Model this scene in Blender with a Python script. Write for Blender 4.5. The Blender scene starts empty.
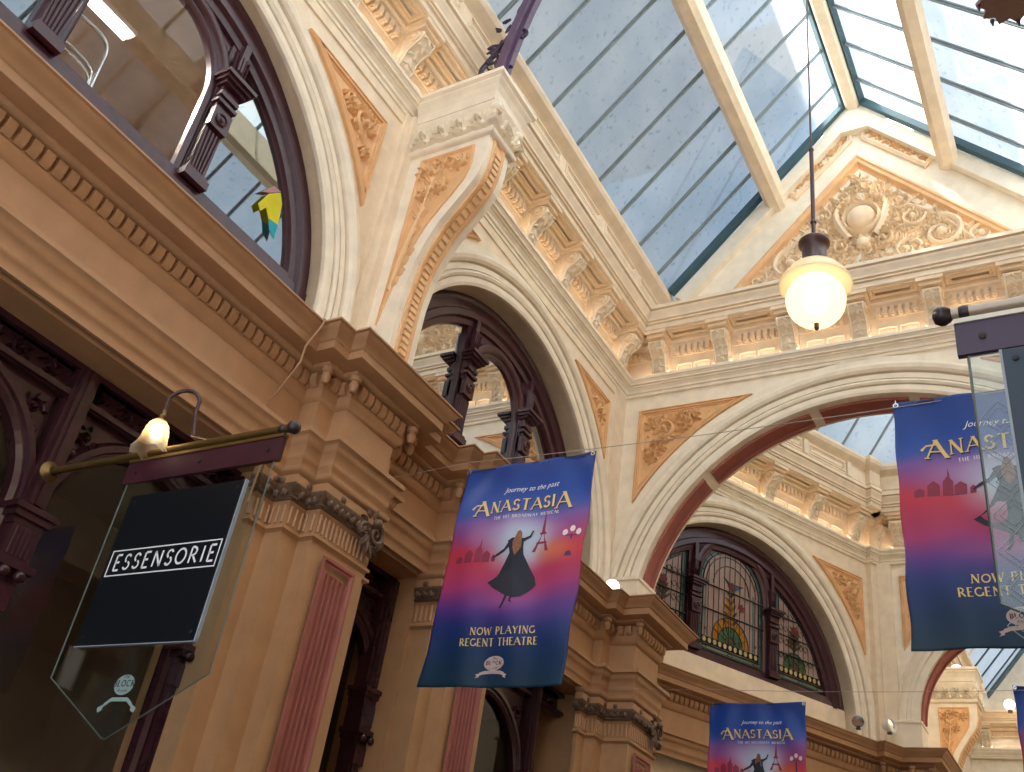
import bpy, math, random
from math import sin, cos, pi, sqrt, atan2, radians
from mathutils import Vector, Matrix, Quaternion
SC = bpy.context.scene
COL = SC.collection
random.seed(7)

# ---------------------------------------------------------------- camera
cam = bpy.data.cameras.new('camera'); co = bpy.data.objects.new('camera', cam); COL.objects.link(co)
YA, PI_, RO, FPX = -0.598314, 0.561089, 0.166737, 980.1
f_ = Vector((sin(YA)*cos(PI_), cos(YA)*cos(PI_), sin(PI_)))
r0 = Vector((cos(YA), -sin(YA), 0)); u0 = r0.cross(f_)
r1 = r0*cos(RO) + u0*sin(RO); u1 = u0*cos(RO) - r0*sin(RO)
m = Matrix((r1, u1, -f_)).transposed().to_4x4(); m.translation = Vector((0, 0, 1.6))
co.matrix_world = m
cam.sensor_width = 36; cam.lens = FPX/1024*36; cam.clip_start = 0.05
SC.camera = co

# ---------------------------------------------------------------- materials
def lin(c):
    if isinstance(c, str):
        c = [int(c[i:i+2], 16)/255 for i in (0, 2, 4)]
    return tuple(((x/12.92) if x <= .04045 else ((x+.055)/1.055)**2.4) for x in c)+(1,)
MATS = {}
def mat(name, col, rough=.6, metal=0, noise=.08, nscale=6, bump=0, spec=.5, emit=None, estr=0):
    if name in MATS: return MATS[name]
    M = bpy.data.materials.new(name); M.use_nodes = True; nt = M.node_tree; b = nt.nodes['Principled BSDF']
    b.inputs['Roughness'].default_value = rough; b.inputs['Metallic'].default_value = metal
    b.inputs['Specular IOR Level'].default_value = spec
    c = lin(col); b.inputs['Base Color'].default_value = c
    if noise:
        tc = nt.nodes.new('ShaderNodeTexCoord'); nz = nt.nodes.new('ShaderNodeTexNoise')
        nz.inputs['Scale'].default_value = nscale; nz.inputs['Detail'].default_value = 5
        nt.links.new(tc.outputs['Object'], nz.inputs['Vector'])
        r = nt.nodes.new('ShaderNodeValToRGB')
        r.color_ramp.elements[0].position = .3; r.color_ramp.elements[1].position = .7
        r.color_ramp.elements[0].color = tuple(x*(1-noise) for x in c[:3])+(1,)
        r.color_ramp.elements[1].color = tuple(min(1, x*(1+noise)) for x in c[:3])+(1,)
        nt.links.new(nz.outputs['Fac'], r.inputs['Fac']); nt.links.new(r.outputs['Color'], b.inputs['Base Color'])
        if bump:
            bp = nt.nodes.new('ShaderNodeBump'); bp.inputs['Strength'].default_value = bump; bp.inputs['Distance'].default_value = .02
            n2 = nt.nodes.new('ShaderNodeTexNoise'); n2.inputs['Scale'].default_value = nscale*8
            nt.links.new(tc.outputs['Object'], n2.inputs['Vector'])
            nt.links.new(n2.outputs['Fac'], bp.inputs['Height']); nt.links.new(bp.outputs['Normal'], b.inputs['Normal'])
    if emit:
        b.inputs['Emission Color'].default_value = lin(emit); b.inputs['Emission Strength'].default_value = estr
    MATS[name] = M
    return M
CREAM = mat('cream_paint', 'f4e0c4', .55, bump=.05)
LCREAM = mat('pale_cream_paint', 'f7e9d2', .5, bump=.05)
PEACH = mat('peach_paint', 'ecba86', .55, bump=.05)
SAND = mat('sand_paint', 'f4dab8', .55, bump=.05)
TAN = mat('caramel_paint', 'bc9067', .5, bump=.06)
TAN2 = mat('caramel_moulding_paint', 'b88c65', .5, bump=.06)
TERRA = mat('terracotta_paint', 'a46054', .6)
WOOD = mat('dark_maroon_wood', '42212b', .3, noise=.2, nscale=12)
WOODL = mat('plum_varnished_wood', '5a4650', .3, noise=.15)
BRONZE = mat('dark_bronze_gilding', '6e5542', .5, .1, noise=.35, nscale=30)
IRON = mat('purple_painted_iron', '5c4560', .4, noise=.15)
IRON2 = mat('dark_purple_iron', '3c2c42', .4, noise=.15)
ORNP = mat('peach_ornament_paint', 'f2c896', .5, noise=.04)
BROWNM = mat('brown_lamp_metal', '4c3333', .35, .2)
BRASS = mat('aged_brass', '806639', .4, .7)
BLACKM = mat('black_metal', '22201f', .5)
TEAL = mat('teal_steel', '3f5c66', .5)
LEAD = mat('grey_glazing_lead', '8b979c', .5)
CHROME = mat('chrome', 'c8c8c8', .2, 1, noise=0)
SHADEG = mat('sun_blocker_grey', '9a948c', .9)  # grey of the added sun blockers outside the roof
FLOORM = mat('floor_tile', '4e3a2c', .4)
WHITEM = mat('white_print', 'f2f2f4', .6, noise=0)
WIRE = mat('wire_steel', 'a89c8c', .5, noise=0)

def nodes(name):
    M = bpy.data.materials.new(name); M.use_nodes = True; nt = M.node_tree; nt.nodes.clear()
    o = nt.nodes.new('ShaderNodeOutputMaterial'); MATS[name] = M
    return M, nt, o
def glossglass(name, refl, tcol, rough=.0, rcol=(1, 1, 1, 1)):
    M, nt, o = nodes(name)
    a = nt.nodes.new('ShaderNodeBsdfTransparent'); a.inputs[0].default_value = tcol
    g = nt.nodes.new('ShaderNodeBsdfGlossy'); g.inputs['Roughness'].default_value = rough; g.inputs['Color'].default_value = rcol
    mx = nt.nodes.new('ShaderNodeMixShader'); mx.inputs[0].default_value = refl
    nt.links.new(a.outputs[0], mx.inputs[1]); nt.links.new(g.outputs[0], mx.inputs[2]); nt.links.new(mx.outputs[0], o.inputs[0])
    return M
MIRRORG = glossglass('reflective_window_glass', .85, (.6, .6, .55, 1), .01, (.8, .82, .84, 1))
MIRRORD = glossglass('dim_reflective_window_glass', .8, (.6, .6, .55, 1), .02, (.30, .33, .34, 1))
CLEARG = glossglass('clear_window_glass', .035, (.9, .9, .88, 1), .01)
SHOPG = glossglass('shop_window_glass', .035, (.85, .83, .8, 1), .02)
SIGNG = glossglass('sign_glass', .06, (.84, .88, .85, 1), .02)
ETCH = glossglass('etched_sign_glass', .12, (.72, .8, .78, 1), .3)
def skyglass():
    M, nt, o = nodes('obscure_roof_glass')
    tc = nt.nodes.new('ShaderNodeTexCoord'); nz = nt.nodes.new('ShaderNodeTexNoise'); nz.inputs['Scale'].default_value = 1.1; nz.inputs['Detail'].default_value = 7
    n2 = nt.nodes.new('ShaderNodeTexNoise'); n2.inputs['Scale'].default_value = 14; n2.inputs['Detail'].default_value = 4
    nt.links.new(tc.outputs['Object'], nz.inputs['Vector']); nt.links.new(tc.outputs['Object'], n2.inputs['Vector'])
    r = nt.nodes.new('ShaderNodeValToRGB'); r.color_ramp.elements[0].position = .35; r.color_ramp.elements[1].position = .65
    r.color_ramp.elements[0].color = (.54, .66, .77, 1); r.color_ramp.elements[1].color = (.74, .82, .90, 1)
    r2 = nt.nodes.new('ShaderNodeValToRGB'); r2.color_ramp.elements[0].position = .30; r2.color_ramp.elements[1].position = .40
    r2.color_ramp.elements[0].color = (.72, .76, .8, 1); r2.color_ramp.elements[1].color = (1, 1, 1, 1)
    nt.links.new(nz.outputs['Fac'], r.inputs['Fac']); nt.links.new(n2.outputs['Fac'], r2.inputs['Fac'])
    mu = nt.nodes.new('ShaderNodeMixRGB'); mu.blend_type = 'MULTIPLY'; mu.inputs[0].default_value = 1
    nt.links.new(r.outputs[0], mu.inputs[1]); nt.links.new(r2.outputs[0], mu.inputs[2])
    t = nt.nodes.new('ShaderNodeBsdfTranslucent'); nt.links.new(mu.outputs[0], t.inputs[0])
    tr = nt.nodes.new('ShaderNodeBsdfTransparent'); tr.inputs[0].default_value = (.8, .88, .95, 1)
    mx = nt.nodes.new('ShaderNodeMixShader'); mx.inputs[0].default_value = .22
    nt.links.new(t.outputs[0], mx.inputs[1]); nt.links.new(tr.outputs[0], mx.inputs[2]); nt.links.new(mx.outputs[0], o.inputs[0])
    return M
SKYG = skyglass()

# ---------------------------------------------------------------- mesh helper
class MB:
    def __init__(s): s.v = []; s.f = []; s.sm = []
    def add(s, vs, fs, smooth=False):
        o = len(s.v); s.v += [tuple(p) for p in vs]; s.f += [tuple(i+o for i in f) for f in fs]; s.sm += [smooth]*len(fs)
    def box(s, lo, hi, mf=None):
        x0, y0, z0 = lo; x1, y1, z1 = hi
        P = [(x0,y0,z0),(x1,y0,z0),(x1,y1,z0),(x0,y1,z0),(x0,y0,z1),(x1,y0,z1),(x1,y1,z1),(x0,y1,z1)]
        if mf: P = [mf(*p) for p in P]
        s.add(P, [(0,3,2,1),(4,5,6,7),(0,1,5,4),(1,2,6,5),(2,3,7,6),(3,0,4,7)])
    def tube(s, pts, r, n=8, flat=None, cap=True):
        pts = [Vector(p) for p in pts]; N = len(pts)
        rr = r if isinstance(r, (list, tuple)) else [r]*N
        vs = []; up = None
        for i, p in enumerate(pts):
            t = (pts[min(i+1, N-1)]-pts[max(i-1, 0)])
            if t.length < 1e-9: t = Vector((0, 0, 1))
            t.normalize()
            if up is None:
                up = Vector((0, 0, 1)) if abs(t.z) < .9 else Vector((1, 0, 0))
            a = t.cross(up)
            if a.length < 1e-6: a = t.cross(Vector((1, 0, 0)))
            a.normalize(); b = a.cross(t).normalized(); up = b
            for k in range(n):
                an = 2*pi*k/n; vs.append(p + a*cos(an)*rr[i] + b*sin(an)*rr[i])
        fs = [(i*n+k, i*n+(k+1) % n, (i+1)*n+(k+1) % n, (i+1)*n+k) for i in range(N-1) for k in range(n)]
        if cap: fs += [tuple(range(n-1, -1, -1)), tuple((N-1)*n+k for k in range(n))]
        s.add(vs, fs, True)
    def lathe(s, prof, c=(0, 0, 0), n=24, smooth=True, axis=None):
        c = Vector(c); vs = []
        q = Vector((0, 0, 1)).rotation_difference(Vector(axis).normalized()) if axis else None
        for r, z in prof:
            for k in range(n):
                a = 2*pi*k/n; p = Vector((r*cos(a), r*sin(a), z))
                if q: p = q @ p
                vs.append(c+p)
        N = len(prof)
        s.add(vs, [(i*n+k, i*n+(k+1) % n, (i+1)*n+(k+1) % n, (i+1)*n+k) for i in range(N-1) for k in range(n)], smooth)
    def ball(s, c, r, n=12, sc=(1, 1, 1)):
        c = Vector(c); vs = []
        h = n//2
        for i in range(h+1):
            t = pi*i/h
            for k in range(n):
                a = 2*pi*k/n; vs.append(c+Vector((r*sin(t)*cos(a)*sc[0], r*sin(t)*sin(a)*sc[1], r*cos(t)*sc[2])))
        s.add(vs, [(i*n+k, (i+1)*n+k, (i+1)*n+(k+1) % n, i*n+(k+1) % n) for i in range(h) for k in range(n)], True)
    def prism(s, poly, mf, h0, h1):
        n = len(poly); A = [mf(x, y, h0) for x, y in poly]; B = [mf(x, y, h1) for x, y in poly]
        s.add(A+B, [tuple(range(n-1, -1, -1)), tuple(range(n, 2*n))] + [(i, (i+1) % n, n+(i+1) % n, n+i) for i in range(n)])
    def build(s, name, m, parent=None, loc=None):
        me = bpy.data.meshes.new(name)
        L = Vector(loc) if loc is not None else None
        me.from_pydata([tuple(Vector(p)-L) for p in s.v] if L is not None else s.v, [], s.f)
        me.polygons.foreach_set('use_smooth', s.sm); me.update(); me.validate()
        if any(s.sm):
            try: me.set_sharp_from_angle(angle=radians(50))
            except Exception: pass
        if m: me.materials.append(m)
        o = bpy.data.objects.new(name, me); COL.objects.link(o)
        if L is not None: o.location = L
        if parent:
            o.parent = parent; o.matrix_parent_inverse = pmat(parent).inverted()
        return o
def pmat(o):
    M = Matrix.Translation(o.location) @ o.rotation_euler.to_matrix().to_4x4()
    return M
def tag(o, label=None, cat=None, group=None, kind=None):
    if label: o['label'] = label
    if cat: o['category'] = cat
    if group: o['group'] = group
    if kind: o['kind'] = kind
    return o
def thing(name, label, cat, loc=(0, 0, 0), group=None):
    o = bpy.data.objects.new(name, None); COL.objects.link(o); o.location = loc; o.empty_display_size = .1
    return tag(o, label, cat, group)
def struct(o, label, cat='wall'): return tag(o, label, cat, kind='structure')
SHOPW = mat('shopfront_wood', '3a1c22', .25, noise=.2, nscale=12)
ORD = ['first', 'second', 'third', 'fourth', 'fifth', 'sixth', 'seventh', 'eighth', 'ninth', 'tenth', 'eleventh', 'twelfth', 'thirteenth', 'fourteenth', 'fifteenth', 'sixteenth', 'seventeenth', 'eighteenth', 'nineteenth', 'twentieth']

# frame of a wall: s along the wall, q out of the wall, z up
class Fr:
    def __init__(s, ox, oy, ang):      # ang: compass angle of the direction along the wall
        s.o = Vector((ox, oy)); s.a = Vector((sin(ang), cos(ang))); s.n = Vector((cos(ang), -sin(ang)))
    def __call__(s, t, q, z):
        p = s.o + s.a*t + s.n*q
        return Vector((p.x, p.y, z))
    def m(s, dq=0):                    # drawing plane: x along, y up, h out
        return lambda x, y, h: s(x, dq+h, y)
FL = Fr(-5, 0, 0)                      # left wall
FE = Fr(0, 10.05, pi/2)                # gable wall: s = world x
FB = Fr(-4.7, 12.95, radians(27.5))    # bent wall with stained glass
FF = Fr(0, 16.0, pi/2)                 # far arch wall
FP = Fr(-3.35, 0, 0)                   # left wall of the far passage
FR = Fr(1.3, 0, pi)                    # right wall, s = -y

def sweep(mb, path, prof):
    path = [Vector(p) for p in path]; N = len(path); ns = []
    for i in range(N-1):
        d = (path[i+1]-path[i]).normalized(); ns.append(Vector((d.y, -d.x)))
    offs = []
    for i in range(N):
        if i == 0: mm = ns[0]
        elif i == N-1: mm = ns[-1]
        else: mm = (ns[i-1]+ns[i])/(1+ns[i-1].dot(ns[i]))
        offs.append(mm)
    K = len(prof); vs = []
    for i in range(N):
        for q, z in prof:
            p = path[i]+offs[i]*q; vs.append((p.x, p.y, z))
    fs = [(i*K+k, (i+1)*K+k, (i+1)*K+k+1, i*K+k+1) for i in range(N-1) for k in range(K-1)]
    fs += [tuple(range(K)), tuple((N-1)*K+k for k in range(K-1, -1, -1))]
    mb.add(vs, fs)
def stations(sc, zc, z0, n=40):
    """outline of an arch opening: (kind, angle or z)"""
    if zc > z0+1e-4: return [('J', z0, -1), ('J', zc, -1)] + [('A', pi-pi*i/n, 0) for i in range(1, n)] + [('J', zc, 1), ('J', z0, 1)]
    return None
def arc_pts(sc, zc, R, z0, n=48):
    if zc >= z0:
        P = [(sc-R, z0)] + [(sc+R*cos(pi-pi*i/n), zc+R*sin(pi-pi*i/n)) for i in range(n+1)] + [(sc+R, z0)]
        if zc == z0: P = P[1:-1]
        return P
    a = math.asin((z0-zc)/R)
    return [(sc+R*cos(pi-a-(pi-2*a)*i/n), zc+R*sin(pi-a-(pi-2*a)*i/n)) for i in range(n+1)]
def arc_sweep(mb, F, sc, zc, z0, prof, n=48, smooth=False):
    K = len(prof); rows = []
    R = prof[0][0]
    for r, q in prof: rows.append([F(s, q, z) for s, z in arc_pts(sc, zc, r, z0, n)])
    M = len(rows[0]); vs = [p for row in rows for p in row]
    mb.add(vs, [(k*M+i, k*M+i+1, (k+1)*M+i+1, (k+1)*M+i) for k in range(K-1) for i in range(M-1)], smooth)
def arch_wall(mb, F, s0, s1, z0, z1, sc, zc, R, q, depth, back=True):
    P = arc_pts(sc, zc, R, z0)
    for qq in ([q, q-depth] if back else [q]):
        vs = []; fs = []
        for s, z in P: vs.append(F(s, qq, z)); vs.append(F(s, qq, z1))
        n = len(P)
        fs = [(2*i, 2*i+2, 2*i+3, 2*i+1) for i in range(n-1)]
        mb.add(vs, fs)
        for a, b in ((s0, P[0][0]), (P[-1][0], s1)):
            if b-a > 1e-4: mb.add([F(a, qq, z0), F(b, qq, z0), F(b, qq, z1), F(a, qq, z1)], [(0, 1, 2, 3)])
    vs = []
    for s, z in P: vs += [F(s, q, z), F(s, q-depth, z)]
    mb.add(vs, [(2*i, 2*i+1, 2*i+3, 2*i+2) for i in range(len(P)-1)])
def inset(poly, d):
    n = len(poly); A = sum(poly[i][0]*poly[(i+1) % n][1]-poly[(i+1) % n][0]*poly[i][1] for i in range(n)); sg = 1 if A > 0 else -1
    out = []
    for i in range(n):
        p0 = Vector(poly[i-1]); p = Vector(poly[i]); p1 = Vector(poly[(i+1) % n])
        a = (p-p0).normalized(); b = (p1-p).normalized()
        na = Vector((-a.y, a.x))*sg; nb = Vector((-b.y, b.x))*sg
        k = max(1+na.dot(nb), .12)
        mv = (na+nb)/k; out.append(tuple(p+mv*d))
    return out
def inside(poly, x, y):
    c = False; n = len(poly)
    for i in range(n):
        x1, y1 = poly[i]; x2, y2 = poly[(i+1) % n]
        if (y1 > y) != (y2 > y) and x < (x2-x1)*(y-y1)/(y2-y1)+x1: c = not c
    return c
def edge_dist(poly, x, y):
    p = Vector((x, y)); best = 9
    for i in range(len(poly)):
        a = Vector(poly[i]); b = Vector(poly[(i+1) % len(poly)]); d = b-a
        t = max(0, min(1, (p-a).dot(d)/max(d.dot(d), 1e-9))); best = min(best, (a+d*t-p).length)
    return best
def ring_frame(mb, mf, poly, steps):
    """steps: list of (inset, height) rings"""
    n = len(poly); rings = [[mf(x, y, h) for x, y in inset(poly, d)] for d, h in steps]
    vs = [p for r in rings for p in r]
    mb.add(vs, [(k*n+i, k*n+(i+1) % n, (k+1)*n+(i+1) % n, (k+1)*n+i) for k in range(len(steps)-1) for i in range(n)])
    return inset(poly, steps[-1][0])
# -------- plaster relief ornament
def leaf(mb, mf, x, y, ang, L, W, H):
    out = []
    N = 7
    for i in range(N+1):
        t = i/N; w = W*sin(pi*min(1, t*1.02))**.8*(1-.25*t)*(1+.18*sin(t*16)); bend = .16*L*t*t
        out.append((t*L, w, bend))
    ca, sa = cos(ang), sin(ang)
    def P(u, v, h): return mf(x+u*ca-v*sa, y+u*sa+v*ca, h)
    vs = []
    for u, w, b in out:
        t = u/L; hh = H*(.35+.9*t-.45*t*t)
        vs += [P(u, b-w, 0), P(u, b-w*.45, hh*.95), P(u, b, hh*.55), P(u, b+w*.45, hh*.95), P(u, b+w, 0)]
    mb.add(vs, [(i*5+k, (i+1)*5+k, (i+1)*5+k+1, i*5+k+1) for i in range(N) for k in range(4)], True)
def blob(mb, mf, x, y, r, h, n=10):
    vs = []; rings = [(1, 0), (.9, .5), (.6, .88), (.25, 1)]
    for a, b in rings:
        for k in range(n): vs.append(mf(x+r*a*cos(2*pi*k/n), y+r*a*sin(2*pi*k/n), h*b))
    vs.append(mf(x, y, h)); N = len(rings)
    mb.add(vs, [(i*n+k, i*n+(k+1) % n, (i+1)*n+(k+1) % n, (i+1)*n+k) for i in range(N-1) for k in range(n)]+[((N-1)*n+k, (N-1)*n+(k+1) % n, N*n) for k in range(n)], True)
def curve_rib(mb, mf, pts, w, h):
    """raised rounded rib following 2D points"""
    N = len(pts); vs = []
    for i, (x, y) in enumerate(pts):
        a = Vector(pts[min(i+1, N-1)])-Vector(pts[max(0, i-1)]); a.normalize(); n = Vector((-a.y, a.x))
        ww = w[i] if isinstance(w, list) else w; hh = h*(ww/(max(w) if isinstance(w, list) else w))**.5
        for k, (c, e) in enumerate(((-1, 0), (-.75, .7), (0, 1), (.75, .7), (1, 0))):
            vs.append(mf(x+n.x*ww*c, y+n.y*ww*c, hh*e))
    mb.add(vs, [(i*5+k, (i+1)*5+k, (i+1)*5+k+1, i*5+k+1) for i in range(N-1) for k in range(4)], True)
def spiral(cx, cy, R, a0, turns, d, n=22):
    return [(cx+R*(1-.86*i/n)*cos(a0+d*2*pi*turns*i/n), cy+R*(1-.86*i/n)*sin(a0+d*2*pi*turns*i/n)) for i in range(n+1)]
def scroll(mb, mf, cx, cy, R, a0, d, H, poly=None):
    P = spiral(cx, cy, R, a0, 1.35, d)
    curve_rib(mb, mf, P, [R*(.17-.09*i/len(P)) for i in range(len(P))], H)
    blob(mb, mf, cx, cy, R*.24, H*1.3)
    for k in range(5):
        an = k*2*pi/5+a0; leaf(mb, mf, cx, cy, an, R*.42, R*.12, H*.9)
    for k in range(7):
        an = a0+d*(.2+k*.8); x = cx+R*.95*cos(an); y = cy+R*.95*sin(an)
        if poly and not inside(poly, x+R*.4*cos(an), y+R*.4*sin(an)): continue
        leaf(mb, mf, x, y, an-d*.7, R*.62, R*.19, H*1.15)
def fill_orn(mb, mf, poly, H=.035, seed=1, rmin=.05, rmax=.2):
    rnd = random.Random(seed); xs = [p[0] for p in poly]; ys = [p[1] for p in poly]; cs = []
    for t in range(3000):
        x = rnd.uniform(min(xs), max(xs)); y = rnd.uniform(min(ys), max(ys))
        if not inside(poly, x, y): continue
        r = min(edge_dist(poly, x, y)*.93, rmax)
        for a, b, c in cs: r = min(r, (sqrt((x-a)**2+(y-b)**2)-c)*1.0)
        want = rmax*(1-t/1500) if t < 1500 else rmin
        if r >= max(rmin, want*.9): cs.append((x, y, r))
    for i, (x, y, r) in enumerate(cs):
        if r > .055: scroll(mb, mf, x, y, r*.74, rnd.uniform(0, 6.28), rnd.choice((-1, 1)), H, poly)
        else:
            blob(mb, mf, x, y, r*.4, H*.8)
            a0 = rnd.uniform(0, 6.28)
            for k in range(4): leaf(mb, mf, x, y, a0+k*pi/2, r*1.05, r*.3, H*.8)
    n = int(170*len(cs)**.5)
    for t in range(n):
        x = rnd.uniform(min(xs), max(xs)); y = rnd.uniform(min(ys), max(ys))
        if inside(poly, x, y) and edge_dist(poly, x, y) > .035:
            a = rnd.uniform(0, 6.28); L = min(edge_dist(poly, x, y)*1.1, .12); leaf(mb, mf, x, y, a, L, L*.26, H*(.6+.5*rnd.random()))
    return cs
def relief_panel(F, poly, label, seed=1, dq=.0, frame=PEACH, field=PEACH, orn=None, rmax=.2, name='relief_panel', fw=.085, H=.06, group=None):
    mf = F.m(dq); orn = orn or ORNP
    cx = sum(p[0] for p in poly)/len(poly); cz = min(p[1] for p in poly)
    t = thing(name, label, 'panel', F(cx, dq, cz), group)
    mb = MB(); inn = ring_frame(mb, mf, poly, [(0, 0), (0, .035), (.02, .05), (.03, .03), (.033, .03), (.038, .042), (.055, .042), (.06, .02), (fw-.01, .015), (fw, .004)])
    fo_ = mb.build('frame', frame, t)
    mb = MB(); mb.add([mf(x, y, .006) for x, y in inn], [tuple(range(len(inn)))]); mb.build('field', field, t)
    mb = MB(); fill_orn(mb, F.m(dq+.004), inset(poly, fw+.012), H, seed, rmax=rmax); mb.build('scrollwork', orn, t)
    return t
def spandrel(F, sc, zc, R, side, sx, ztop, label, seed, dq=0.0, rmax=.2):
    """triangular panel between an arch of radius R and the corner (sx, ztop)"""
    ds = abs(sx-sc); zb = zc+sqrt(max(R*R-ds*ds, .01)); dt = sqrt(R*R-(ztop-zc)**2)
    a0 = atan2(zb-zc, ds); a1 = atan2(ztop-zc, dt)
    P = [(side*ds, zb-zc)] + [(side*R*cos(a0+(a1-a0)*i/12), R*sin(a0+(a1-a0)*i/12)) for i in range(1, 12)] + [(side*dt, ztop-zc), (side*ds, ztop-zc)]
    P = [(sc+x, zc+y) for x, y in P]
    return relief_panel(F, P, label, seed, dq, rmax=rmax, name='spandrel_panel')

# ---------------------------------------------------------------- mouldings
def sweep_seg(mb, path, prof, i0, i1):
    """sweep only segments i0..i1-1 of the path, mitred with their neighbours"""
    t = MB(); sweep(t, path, prof); K = len(prof)
    vs = t.v[i0*K:(i1+1)*K]
    mb.add(vs, [(i*K+k, (i+1)*K+k, (i+1)*K+k+1, i*K+k+1) for i in range(i1-i0) for k in range(K-1)])
UP_LEDGE = [(-.02, 8.655), (.035, 8.66), (.035, 8.70), (.055, 8.705), (.055, 8.712), (.06, 8.735), (.085, 8.765), (.10, 8.77), (.10, 8.79), (.13, 8.795), (.13, 8.815), (.15, 8.84), (.165, 8.845), (.165, 8.885), (.0, 8.895)]
UP_CORN = [(-.02, 9.20), (.05, 9.20), (.05, 9.315), (.10, 9.33), (.12, 9.36), (.16, 9.37), (.16, 9.425), (.40, 9.425), (.42, 9.43), (.42, 9.50), (.45, 9.505), (.45, 9.52), (.435, 9.525), (.435, 9.54), (.465, 9.545), (.47, 9.575), (.49, 9.61), (.51, 9.64), (.515, 9.66), (.50, 9.665), (.50, 9.675), (.54, 9.68), (.54, 9.73), (.0, 9.76)]
CURB = [(.40, 9.74), (.44, 9.74), (.44, 9.80), (.46, 9.82), (.46, 10.06), (.49, 10.08), (.53, 10.10), (.585, 10.13), (.61, 10.18), (.60, 10.24), (.56, 10.27), (.4, 10.27)]
def dentils(mb, F, s0, s1, q, z0, z1, pitch, w, d):
    n = max(1, int((s1-s0)/pitch)); o = (s1-s0-n*pitch)/2
    for i in range(n):
        a = s0+o+i*pitch+(pitch-w)/2
        mb.box((a, q, z0), (a+w, q+d, z1), F)
        mb.box((a+w*.25, q+d*.3, z0-.025), (a+w*.75, q+d*.8, z0), F)
def console(mb, lf, F, s, q=.03, w=.2, z0=8.90):
    """scroll bracket; side profile in (q, z)"""
    pr = [(0, 0), (.06, 0), (.10, .02), (.125, .06), (.13, .12), (.15, .19), (.19, .25), (.25, .30), (.30, .35), (.32, .40), (.32, .43), (.29, .46), (.24, .475), (0, .475)]
    pr = [(a, b*.9) for a, b in pr]
    n = len(pr)
    for a, b in ((s-w/2, s+w/2),):
        A = [F(a, q+x, z0+y) for x, y in pr]; B = [F(b, q+x, z0+y) for x, y in pr]
        mb.add(A+B, [tuple(range(n-1, -1, -1)), tuple(range(n, 2*n))]+[(i, (i+1) % n, n+(i+1) % n, n+i) for i in range(n)])
    # abacus block above, with small cornice
    mb.box((s-w/2-.02, q, z0+.43), (s+w/2+.02, q+.34, z0+.475), F)
    mb.box((s-w/2-.05, q, z0+.475), (s+w/2+.05, q+.38, z0+.53), F)
    mb.box((s-w/2+.005, q, z0-.012), (s+w/2-.005, q+.12, z0+.01), F)
    # volute rolls on the sides
    for sg in (-1, 1):
        for cq, cz, r in ((q+.225, z0+.345, .07), (q+.07, z0+.06, .045)):
            ax = F.a*sg; c = F(s+sg*w/2, cq, cz)
            mb.lathe([(r, -.01), (r, .014), (r*.78, .02), (r*.7, .006), (r*.45, .006), (r*.4, .024), (0, .028)], c, 12, True, (ax.x, ax.y, 0))
        for k in range(6):     # carved side leaf
            leaf(mb, lambda x, y, h, sg=sg: F(s+sg*(w/2+h), q+x, z0+y), .05+.012*k, .09+.035*k, .3+k*.25, .1, .022, .016)
    # acanthus on the front following the profile
    def mf(x, y, h):
        t = max(0, min(1, y)); seg = t*8; i = min(int(seg), 7); fr = seg-i
        p0 = pr[2+i]; p1 = pr[3+i]
        return F(s+x, q+p0[0]+(p1[0]-p0[0])*fr+h, z0+p0[1]+(p1[1]-p0[1])*fr-h*.4)
    for yy in (.92, .72, .5, .28):
        for sg in (-1, 1):
            leaf(lf, mf, 0, yy, -pi/2+sg*.75, .12, .03, .022)
    for i in range(5): leaf(lf, mf, 0, .95-.18*i, -pi/2, .2, .025, .026)
    for sg in (-1, 1): curve_rib(lf, mf, [(sg*w*.44, t/10) for t in range(11)], .008, .012)
def upper_wall_dress(F, s0, s1, cons, where, seed, s_d0=None, s_d1=None, corner=''):
    """small bays between the consoles: panels, dentils, soffit coffers. returns dressing mesh and brackets"""
    mb = MB()
    for i in range(len(cons)-1):
        a = cons[i]+.14; b = cons[i+1]-.14
        dentils(mb, F, a, b, .05, 9.215, 9.315, .085, .052, .075)
        w = (b-a-.12)/2
        for k in (0, 1):
            x0 = a+.05+k*(w+.02)
            P = [(x0, 8.945), (x0+w, 8.945), (x0+w, 9.06), (x0+w/2, 9.075), (x0, 9.06)]
            ring_frame(mb, F.m(.03), P, [(0, 0), (0, .025), (.012, .028), (.025, .012), (.03, .012)])
        P = [(a+.02, .19), (b-.02, .19), (b-.02, .38), (a+.02, .38)]
        ring_frame(mb, lambda x, y, h: F(x, y, 9.427-h), P, [(0, 0), (0, .02), (.02, .02), (.035, .004), (.06, .03), (.07, .03)])
    return mb
def brackets(F, cons, labels, group):
    for s, lb in zip(cons, labels):
        t = thing('scroll_bracket', lb, 'bracket', F(s, .03, 8.9), group)
        mb = MB(); lf = MB(); console(mb, lf, F, s)
        mb.build('bracket_body', SAND, t); lf.build('acanthus_leaf', LCREAM, t)

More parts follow.
